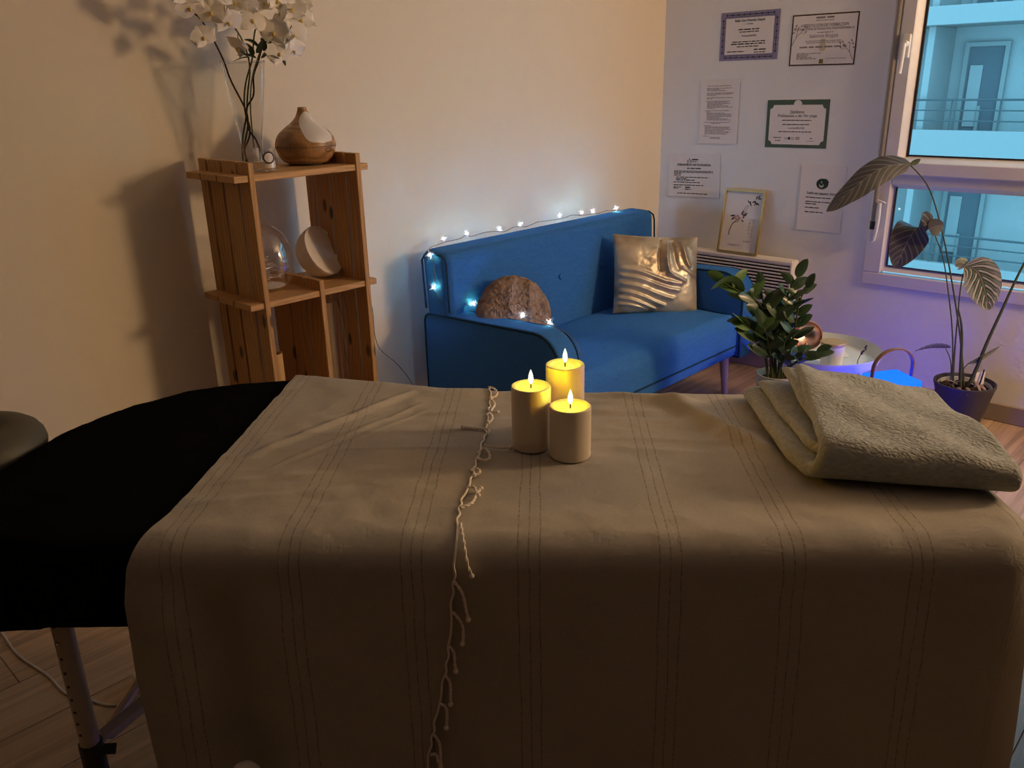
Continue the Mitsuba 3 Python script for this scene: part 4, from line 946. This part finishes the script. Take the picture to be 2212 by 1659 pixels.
tas_t = [[[.472, -.107], [.489, -.131], [.492, -.166], [.481, -.177]], [[.481, -.182], [.492, -.229], [.49, -.258], [.501, -.261]], [[.485, -.268], [.492, -.293], [.489, -.313], [.485, -.318]], [[.486, -.376], [.490, -.360], [.473, -.351], [.436, -.346]], [[.484, -.435], [.506, -.446], [.535, -.444]],
         [[.476, -.472], [.485, -.452], [.498, -.477], [.492, -.502], [.479, -.496]], [[.468, -.54], [.478, -.535], [.485, -.546], [.475, -.555]], [[.466, -.603], [.476, -.6], [.484, -.617], [.488, -.63]], [[.463, -.676], [.476, -.666], [.485, -.628], [.491, -.606]]]
tas_f = [[[.467, .748], [.477, .732], [.482, .712], [.488, .692]], [[.46, .682], [.47, .667], [.476, .642], [.48, .614]], [[.456, .627], [.467, .612], [.471, .59], [.469, .569]], [[.448, .564], [.454, .555], [.455, .538], [.456, .517]], [[.438, .509], [.444, .501], [.446, .479], [.445, .453]], [[.426, .454], [.434, .451], [.438, .432], [.436, .406]], [[.415, .391], [.421, .38], [.424, .355], [.423, .327]], [[.407, .35], [.415, .352], [.419, .341], [.423, .326]], [[.395, .30], [.402, .28], [.405, .25]]]
def cordage(p3, r_):
    p = spline(np.array(p3), 34); t_ = np.gradient(p, axis=0); t_ /= np.linalg.norm(t_, axis=1, keepdims=True)
    a = np.cross(t_, [0, 0, 1.0]) + 1e-6; a /= np.linalg.norm(a, axis=1, keepdims=True); b_ = np.cross(t_, a)
    ms = []
    for ph in (0, PI):
        w_ = np.linspace(0, 22, 34) + ph
        ms.append(tube(p + (a * np.cos(w_)[:, None] + b_ * np.sin(w_)[:, None]) * r_ * .6, r_ * .75, 6))
    kn = trimesh.creation.icosphere(1, r_ * 2.1); kn.apply_translation(p[-1]); ms.append(kn)
    return cat(*ms)
for q in tas_t: part(tl, 'tassel', cordage(on([c_[0] for c_ in q], [c_[1] for c_ in q], .004), .0021), 'm_fringe', 50)
for q in tas_f: part(tl, 'tassel', cordage(on([c_[0] for c_ in q], v_of_z(np.array([c_[1] for c_ in q])), .0045), .0021), 'm_fringe', 50)

# folded plush blanket: two nested U folds
FB = thing('folded_blanket', 'folded grey green plush blanket on the foot end of the massage table', 'blanket')
def ribbon(path, sL, sR, th, seed, n=60, K=34):
    """path(p) -> (t, z); stadium cross-section from sL(p) to sR(p)"""
    p = np.linspace(0, 1, n); tz = np.array([path(q) for q in p]); d = np.gradient(tz, axis=0); d /= np.linalg.norm(d, axis=1, keepdims=True)
    nrm_ = np.stack([d[:, 1], -d[:, 0]], -1)
    rings_ = []
    for k_ in range(n):
        e_ = min(1, (min(k_, n - 1 - k_) + .15) / 2.2) ** .5
        a0, a1 = sL(p[k_]), sR(p[k_]); h_ = th / 2 * e_; ring = []
        sA_ = np.linspace(a0 + h_, a1 - h_, K)
        for q in sA_: ring.append((q, h_))
        for b_ in np.linspace(PI / 2, -PI / 2, 8)[1:-1]: ring.append((a1 - h_ + h_ * math.cos(b_), h_ * math.sin(b_)))
        for q in sA_[::-1]: ring.append((q, -h_))
        for b_ in np.linspace(-PI / 2, -3 * PI / 2, 8)[1:-1]: ring.append((a0 + h_ + h_ * math.cos(b_), h_ * math.sin(b_)))
        ring = np.array(ring)
        rings_.append([(q[0], tz[k_, 0] + nrm_[k_, 0] * q[1], tz[k_, 1] + nrm_[k_, 1] * q[1]) for q in ring])
    return np.array(rings_)
BZ = ZT + .0135
def u_path(tf, tn, zb, H, skew):
    def f(p):
        tl_ = abs(tn - tf) - H / 2; per = tl_ * 2 + PI * H / 2; x = p * per
        if x < tl_: return (tf + (tn + H / 2 - tf) * x / tl_, zb)
        if x < tl_ + PI * H / 2:
            a = (x - tl_) / (H / 2); return (tn + H / 2 - H / 2 * math.sin(a) * 1.0, zb + H / 2 - H / 2 * math.cos(a))
        q = (x - tl_ - PI * H / 2) / tl_; return (tn + H / 2 + (tf + skew - tn - H / 2) * q, zb + H + .018 * q)
    return f
def sag(R3, seed, k=1.0):
    s, t_, z_ = R3[..., 0], R3[..., 1], R3[..., 2]
    rel = np.clip((z_ - BZ) / .10, 0, 1.3)
    low = sm(1.06, 1.42, s) * (.30 + .32 * sm(-.50, -.25, t_))
    z_ = z_ - rel * .10 * low
    q = np.stack([s, t_, z_], -1)
    z_ = z_ + k * rel * .020 * (meshkit.fbm(q * [9, 6, 3] + seed, 3, seed) - .5) + rel * .010 * (np.sin((s * 1.0 + t_ * .55) * 34) * .5)
    s = s + .010 * (meshkit.fbm(q * 11 + 3, 2, seed + 1) - .5)
    # the near edge runs a little toward the camera on the right
    t_ = t_ - .17 * (s - 1.05) * sm(-.1, -.5, t_)
    return np.stack([s, t_, z_], -1)
H1 = .074
path1 = u_path(-.17, -.585, BZ + .013, H1 - .026, -.03)
def lerp(x, xs, ys): return float(np.interp(x, xs, ys))
r1 = sag(ribbon(path1, lambda p: lerp(p, [0, .03, .40, .46, .5, .55, .7, .97, 1], [1.05, 1.024, 1.030, 1.040, 1.055, 1.068, 1.085, 1.112, 1.135]), lambda p: lerp(p, [0, .45, .5, .55, .97, 1], [1.40, 1.372, 1.368, 1.375, 1.405, 1.385]), .026, 3, 90), 2)
part(FB, 'outer_fold', grid(tw(r1[..., 0], r1[..., 1], r1[..., 2]), cv=True), 'm_plush', True)
path2 = u_path(-.19, -.535, BZ + .0350, .0215, -.03)
r2 = sag(ribbon(path2, lambda p: lerp(p, [0, .45, .5, .55, 1], [1.052, 1.062, 1.075, 1.085, 1.09]), lambda p: 1.355, .020, 4, 80), 2, .6)
part(FB, 'inner_fold', grid(tw(r2[..., 0], r2[..., 1], r2[..., 2]), cv=True), 'm_plush', True)

# three LED candles
def candle(s_, t_, h_, r_, label):
    c_ = tw(s_, t_, ZT + .0105)
    k_ = thing('led_candle', label, 'candle', None)
    part(k_, 'body', lathe([(0, 0), (r_ * .96, 0), (r_, .003), (r_, h_ - .003), (r_ * .985, h_ - .0008), (r_ * .95, h_), (r_ * .80, h_ - .0008), (r_ * .75, h_ - .0018), (r_ * .70, h_ - .0036), (r_ * .62, h_ - .0044), (r_ * .3, h_ - .0050), (0, h_ - .0052)], c_, 64), 'm_wax', 50)
    part(k_, 'wick', tube([c_ + [0, 0, h_ - .0055], c_ + [0, 0, h_ + .003]], .0011, 6), 'm_wick')
    f = lathe([(0, 0), (.0022, .001), (.0044, .006), (.0050, .0105), (.0044, .016), (.0028, .022), (.001, .027), (0, .0285)], c_ + [0, 0, h_ + .0025], 16)
    part(k_, 'flame', f, 'm_wax_white', True, emitter={'type': 'area', 'radiance': rgb(FLAME), 'sampling_weight': 2.0})
candle(.647, -.466, .0985, .0380, 'shortest cream LED candle, in front of the other two on the throw')
candle(.575, -.424, .1225, .0372, 'middle height cream LED candle at the left of the group of three')
candle(.6400, -.352, .1400, .0375, 'tallest cream LED candle at the back of the group of three')

# ------------------------------------------------------------------ tray table and what stands on it
TT = thing('tray_table', 'low round pale grey tray table between the sofa and the window', 'side table')
TC = (-.600, -1.205); tz = .33
part(TT, 'tray', lathe([(0, tz - .006), (.205, tz - .006), (.214, tz), (.2245, tz + .032), (.227, tz + .034), (.228, tz + .031), (.218, tz - .003), (.21, tz - .012), (0, tz - .012)], (*TC, 0), 72), 'm_tray', 40)
for k_ in range(4):
    a = k_ * PI / 2 + .5; p0 = np.array([TC[0] + .15 * math.cos(a), TC[1] + .15 * math.sin(a), tz - .011]); p1 = np.array([TC[0] + .19 * math.cos(a), TC[1] + .19 * math.sin(a), 0])
    part(TT, 'leg', tube([p0, p1], .009, 10), 'm_tray')
Cu = thing('candle_cup', 'white candle cup with a flat wooden lid on the tray table', 'candle')
CC = (-.722, -1.300, tz - .0055)
CC = (-.690, -1.286, tz - .0055)
part(Cu, 'cup', lathe([(0, 0), (.037, 0), (.039, .003), (.0455, .088), (.043, .089), (.037, .01), (0, .009)], CC, 48), 'm_porcelain', 40)
part(Cu, 'lid', lathe([(0, .089), (.0465, .089), (.048, .091), (.048, .100), (.0465, .102), (0, .102)], CC, 48), 'm_brass_lid', 40)
Cp = thing('copper_lamp', 'small shiny copper dome lamp behind the leafy pot plant', 'lamp')
pc = np.array([-.622, -1.148, tz - .0055])
cd = unit(CAM - pc); cdir = unit(np.array([-.70, -.60, .42]))
part(Cp, 'base', lathe([(0, 0), (.03, 0), (.03, .006), (.006, .010), (.005, .05), (0, .05)], pc, 24), 'm_copper')
cm = lathe(np.vstack([spline([(0.0, -.060), (.028, -.054), (.048, -.034), (.058, -.006), (.060, .014)], 16), [(.057, .014), (.051, 0), (.034, -.016), (0, -.024)]]), (0, 0, 0), 40)
part(Cp, 'shade', orient(cm, pc + [0, 0, .082], cdir), 'm_copper', 50)
sp_ = sbox(-.05, -.035, .05, .035)
single('leaflet', 'small white paper lying on the tray behind the candle cup', 'paper', xf(cbox((-.05, -.035, 0), (.05, .035, .001), 0), frame_at((-.535, -1.235, tz - .0052), unit((.6, -.8, 0)), unit((.8, .6, 0)), np.array([0, 0, 1.0]))), 'm_white_paper', False)

# blue lantern standing on the floor
La = thing('lantern', 'glowing blue lantern with a bent leather handle beside the tray table', 'lantern')
lo_ = np.array([-.742, -1.536, 0]); lz = .352
lx_, ly_ = unit((.84, -.54, 0)), unit((.54, .84, 0))
def lan(m): return xf(m, frame_at(lo_, lx_, ly_, np.array([0, 0, 1.0])))
part(La, 'shade', lan(rbox((-.078, -.074, .012), (.078, .074, lz), .010, 1)), 'm_lantern', True, emitter={'type': 'area', 'radiance': rgb(LANTERN), 'sampling_weight': 4.0})
part(La, 'base', lan(cbox((-.078, -.074, 0), (.078, .074, .014), .003)), 'm_black_plastic', False)
ha = np.linspace(0, PI, 24)
arc = np.array([(-.083, 0, lz - .035), (-.083, 0, lz), (-.083, 0, lz + .02)] + [(-.083 * math.cos(a), 0, lz + .035 + .072 * math.sin(a)) for a in ha] + [(.083, 0, lz + .02), (.083, 0, lz), (.083, 0, lz - .035)])
tg = np.gradient(arc, axis=0); tg /= np.linalg.norm(tg, axis=1, keepdims=True); no = np.cross(tg, [0, 1.0, 0])
hb = np.stack([arc + no * a + np.array([0, b_, 0]) for a, b_ in ((.0022, .008), (.0022, -.008), (-.0022, -.008), (-.0022, .008))], 1)
part(La, 'handle', lan(grid(hb, cv=True)), 'm_leather', 30)
part(La, 'rivet', lan(tube([(-.0845, 0, lz - .02), (-.089, 0, lz - .02)], .006, 12)), 'm_wire'); part(La, 'rivet', lan(tube([(.0845, 0, lz - .02), (.089, 0, lz - .02)], .006, 12)), 'm_wire')

# ------------------------------------------------------------------ plants
def stalk(parent, pts, r_, m): return part(parent, 'stem', tube(pts, r_, 8, 30), m)
UPp_ = np.array([0, 0, 1.0]); FH = np.array([.721, .693, 0]); RH = np.array([.693, -.721, 0])
ZP = thing('zz_plant', 'glossy dark green zz plant in a tall pale grey pot before the tray table', 'plant')
zc = np.array([-.948, -1.190, 0])
part(ZP, 'pot', lathe([(0, 0), (.056, 0), (.059, .003), (.0735, .338), (.0735, .344), (.0695, .345), (.067, .335), (.064, .318)], zc, 56), 'm_pot_grey', 40)
part(ZP, 'soil', lathe([(0, .328), (.03, .325), (.0655, .318)], zc, 28), 'm_soil')
zz = {'s1': ([[-.961, -1.177, .32], [-.97, -1.168, .429], [-.989, -1.148, .555], [-1.01, -1.126, .617], [-1.059, -1.075, .662], [-1.102, -1.031, .695]], 9, .075, 0),
 's2': ([[-.956, -1.182, .32], [-.972, -1.166, .465], [-.99, -1.147, .573], [-1.003, -1.133, .665]], 8, .062, .02),
 's3': ([[-.935, -1.205, .32], [-.948, -1.191, .464], [-.948, -1.19, .571], [-.936, -1.203, .658], [-.92, -1.22, .709]], 12, .066, 0),
 's4': ([[-.922, -1.218, .32], [-.917, -1.223, .481], [-.913, -1.227, .57], [-.908, -1.232, .64], [-.899, -1.242, .675]], 11, .056, -.02),
 's5': ([[-.971, -1.167, .32], [-.988, -1.15, .43], [-1.013, -1.123, .499], [-1.047, -1.087, .545]], 6, .070, -.01),
 's6': ([[-.961, -1.177, .32], [-.977, -1.161, .447], [-.992, -1.145, .511], [-1.003, -1.133, .545]], 5, .062, -.03),
 's7': ([[-.947, -1.192, .32], [-.939, -1.201, .40], [-.917, -1.223, .44], [-.893, -1.248, .435]], 6, .052, -.05),
 's8': ([[-.934, -1.205, .32], [-.918, -1.222, .37], [-.89, -1.252, .40], [-.855, -1.287, .425]], 7, .062, -.02),
 's9': ([[-.952, -1.187, .32], [-.963, -1.175, .465], [-.97, -1.168, .537], [-.95, -1.189, .598]], 9, .060, .03),
 's10': ([[-.942, -1.197, .32], [-.946, -1.193, .446], [-.935, -1.204, .509], [-.918, -1.222, .553]], 6, .048, -.06)}
for key, (pts, nl, L, dep) in zz.items():
    r = np.random.default_rng(sum(map(ord, key)) * 3 + len(key))
    P_ = np.array(pts); P_ = P_ + FH * dep * np.linspace(0, 1, len(P_))[:, None]
    stalk(ZP, P_, [.0058, .0042, .0022], 'm_stem_green')
    c_ = spline(P_, 60); tt2 = np.gradient(c_, axis=0); tt2 /= np.linalg.norm(tt2, axis=1, keepdims=True)
    for i in range(nl):
        f_ = .40 + .60 * i / (nl - 1) if nl > 1 else 1; k_ = min(59, int(f_ * 59))
        side = RH * (1 if i % 2 else -1) if i < nl - 1 else tt2[k_] * .2
        d = unit(tt2[k_] * (.55 if i < nl - 1 else 1.2) + side * .85 + FH * r.uniform(-.55, .35) + [0, 0, .12])
        l_ = L * 1.22 * r.uniform(.8, 1.12) * (.8 + .4 * math.sin(PI * min(1, f_ * .95)))
        p0 = c_[k_]; p1 = p0 + d * l_; mid = (p0 + p1) / 2 + np.array([0, 0, .006])
        side2 = unit(np.cross(d, unit(-FH * .7 + np.array([0, 0, .7]) + r.normal(0, .35, 3))))
        m, uv = leaf_grid([p0, mid, p1], l_ * .25, side2, 10, 5, .22, .85)
        part(ZP, 'leaf', m, 'm_zz_light' if (key in ('s1', 's5') and i >= nl - 4) else 'm_zz', True)

for p3, w_ in (([(-1.052, -1.082, .655), (-1.085, -1.048, .700), (-1.135, -.996, .672)], .026), ([(-1.020, -1.116, .612), (-1.050, -1.084, .640), (-1.092, -1.041, .655)], .022), ([(-1.030, -1.104, .520), (-1.050, -1.084, .548), (-1.090, -1.043, .552)], .022)):
    m, uv = leaf_grid(np.array(p3), w_, UPp_ * .8 - FH * .5 + RH * .2, 14, 7, .2, .8)
    part(ZP, 'leaf', m, 'm_zz_light', True)
CP = thing('calathea_plant', 'tall striped leaf calathea plant in a dark pot under the window', 'plant')
pc = np.array([-.215, -1.650, 0.0])
part(CP, 'pot', lathe([(0, .012), (.066, .012), (.070, .016), (.112, .196), (.1155, .205), (.115, .213), (.110, .2145), (.106, .208), (.103, .195)], pc, 64), 'm_pot_dark', 40)
part(CP, 'liner', lathe([(.0985, .198), (.1005, .2015), (.099, .203), (.096, .200), (.093, .18)], pc, 48), 'm_pot_grey', 40)
part(CP, 'saucer', lathe([(0, 0), (.083, 0), (.092, .010), (.093, .018), (.090, .018), (.082, .008), (0, .008)], pc, 48), 'm_grey_rod', 40)
sr = np.random.default_rng(2); gx, gy = np.meshgrid(np.linspace(0, .096, 8), np.linspace(0, 2 * PI, 30), indexing='ij')
part(CP, 'soil', grid(np.stack([pc[0] + gx * np.cos(gy), pc[1] + gx * np.sin(gy), .178 + .02 * meshkit.noise(np.stack([gx * 60, gy * 4, gx], -1))], -1)), 'm_soil', False)
for i in range(14):
    r = np.random.default_rng(50 + i); a = r.uniform(0, 2 * PI); q = pc + [math.cos(a) * r.uniform(.02, .085), math.sin(a) * r.uniform(.02, .085), .186 + .012 * r.random()]
    d = unit([r.normal(), r.normal(), r.uniform(.1, .8)]) * r.uniform(.03, .06)
    m, uv = leaf_grid([q, q + d * .5 + [0, 0, .006], q + d], .006, (d[1], -d[0], .02), 7, 3)
    part(CP, 'dry_leaf', m, 'm_dry_leaf', True)
stemsC = dict(A=([[-.206, -1.647, .185], [-.236, -1.616, .377], [-.259, -1.592, .493], [-.292, -1.558, .643], [-.326, -1.522, .789], [-.361, -1.486, .913], [-.398, -1.448, 1.009], [-.444, -1.4, 1.074]], [.004, .0028, .0022]),
 B=([[-.239, -1.612, .185], [-.27, -1.581, .456], [-.301, -1.548, .625], [-.326, -1.522, .735], [-.352, -1.495, .808], [-.366, -1.481, .844]], [.0034, .0024, .0018]),
 C=([[-.238, -1.614, .185], [-.251, -1.6, .378], [-.258, -1.593, .512], [-.262, -1.589, .62], [-.262, -1.59, .660]], [.004, .0028, .0022]),
 D=([[-.247, -1.604, .185], [-.254, -1.597, .29], [-.263, -1.588, .324], [-.275, -1.575, .352]], [.0026, .0018]),
 E=([[-.216, -1.636, .185], [-.212, -1.641, .275], [-.204, -1.65, .290]], [.0026, .0018]),
 F=([[-.196, -1.658, .182], [-.179, -1.675, .268], [-.167, -1.688, .352], [-.141, -1.714, .489], [-.102, -1.756, .692], [-.075, -1.80, .83]], [.0078, .0052, .0032]),
 G=([[-.216, -1.636, .182], [-.23, -1.622, .338], [-.248, -1.604, .474], [-.258, -1.593, .512]], [.0075, .0055, .0035]))
for k_, (pts, rr_) in stemsC.items(): stalk(CP, np.array(pts), rr_, 'm_stem_green')
def cal(pts, w_, side, m_, **kw):
    m, uv = leaf_grid(np.array(pts), w_, side, 26, 11, **kw); return part(CP, 'leaf', m, m_, True, uv)
UPp = np.array([0, 0, 1.0])
cal([[-.450, -1.402, 1.081], [-.515, -1.334, 1.070], [-.586, -1.264, 1.005], [-.657, -1.190, .912]], .052, RH * .35 + UPp * .8 + FH * .4, 'm_calathea_under', fold=.30, tipw=.75, wave=.03)
cal([[-.452, -1.400, 1.079], [-.436, -1.416, 1.088], [-.426, -1.426, 1.096]], .010, UPp - RH * .5, 'm_leaf_dark', fold=.3)
lb = cal([[-.368, -1.484, .850], [-.402, -1.452, .850], [-.434, -1.422, .785], [-.456, -1.399, .688]], .068, RH * .7 + UPp * .6 - FH * .2, 'm_calathea_under', fold=.18, tipw=.72, wave=.03)
cal([[-.378, -1.476, .835], [-.362, -1.494, .845], [-.340, -1.516, .852]], .034, UPp * .9 + RH * .5, 'm_calathea_under', fold=.2, tipw=.6)
part(lb, 'dry_edge', leaf_grid([[-.385, -1.474, .760], [-.412, -1.448, .730], [-.440, -1.420, .702]], .012, RH * .7 + UPp * .6, 12, 5)[0], 'm_leaf_brown', True)
cal([[-.272, -1.592, .690], [-.240, -1.622, .676], [-.206, -1.656, .606], [-.180, -1.684, .512]], .068, RH * .75 + UPp * .5 - FH * .12, 'm_calathea', fold=.14, tipw=.75, wave=.02)
cal([[-.268, -1.594, .686], [-.282, -1.580, .700], [-.294, -1.566, .690]], .026, UPp * .9 + RH * .4, 'm_calathea', fold=.2, tipw=.6)
cal([[-.262, -1.589, .357], [-.312, -1.537, .362], [-.362, -1.485, .345]], .021, UPp * .6 - FH * .6, 'm_calathea', fold=.2, tipw=.8)
cal([[-.206, -1.647, .288], [-.171, -1.683, .318], [-.125, -1.731, .360]], .027, UPp * .7 - FH * .5, 'm_calathea', fold=.25, tipw=.85)
part(CP, 'label_card', xf(cbox((-.022, 0, 0), (.022, .062, .001), 0), frame_at((-.168, -1.690, .188), unit(RH * .95 + FH * .2), unit((.05, .02, .9)), unit(np.cross(unit(RH * .95 + FH * .2), unit((.05, .02, .9)))))), 'm_white_paper', False, label='white plant label card stuck in the pot')
part(CP, 'stake', tube([(-.185, -1.695, .185), (-.165, -1.700, .262)], .003, 6), 'm_black_plastic')
lv_ = thing('lavender_sprig', 'single dried lavender sprig standing up before the tray table', 'dried flower')
part(lv_, 'stem', tube([(-.640, -1.386, .318), (-.655, -1.375, .345), (-.650, -1.380, .378), (-.640, -1.388, .400)], .0012, 6, 16), 'm_stem_dark')
bl = []
for i in range(7):
    s_ = trimesh.creation.icosphere(1, .0048 - .0003 * i); s_.apply_translation(np.array([-.647, -1.383, .385]) + np.array([.002, -.002, .0058]) * i + np.random.default_rng(i).normal(0, .0015, 3)); bl.append(s_)
part(lv_, 'flower_head', cat(*bl), 'm_ink', True)

# ------------------------------------------------------------------ floor odds and ends at the left
single('floor_cable', 'white cable running over the floor planks under the massage table', 'cable',
       tube([(-3.37, -.05, .0035), (-3.368, -.182, .0035), (-3.371, -.267, .0035), (-3.363, -.347, .0035), (-3.345, -.461, .0035), (-3.337, -.56, .0035), (-3.312, -.612, .0035), (-3.274, -.683, .0035), (-3.245, -.70, .006)], .0032, 8, 90), 'm_cord')
PB = thing('adapter_box', 'small white adapter with a coiled plug lead on the floor behind the brace', 'power adapter')
part(PB, 'case', rbox((-3.215, -.72, 0), (-3.12, -.64, .04), .008), 'm_porcelain', 40)
part(PB, 'coil', tube(np.array([(-3.228, -.715 + .006 * i / 8, .010 + .006 * math.sin(i * .9)) for i in range(30)]) + np.array([[.006 * math.cos(i * .9), 0, 0] for i in range(30)]), .0018, 6), 'm_cord')
TBt = thing('tall_bottle', 'pale bottle with a rounded top standing in front of the throw', 'bottle')
part(TBt, 'body', lathe([(0, 0), (.026, 0), (.028, .004), (.028, .356), (.025, .374), (.017, .386), (.008, .391), (0, .392)], tw(.118, -.86, 0), 36), 'm_porcelain', 40)
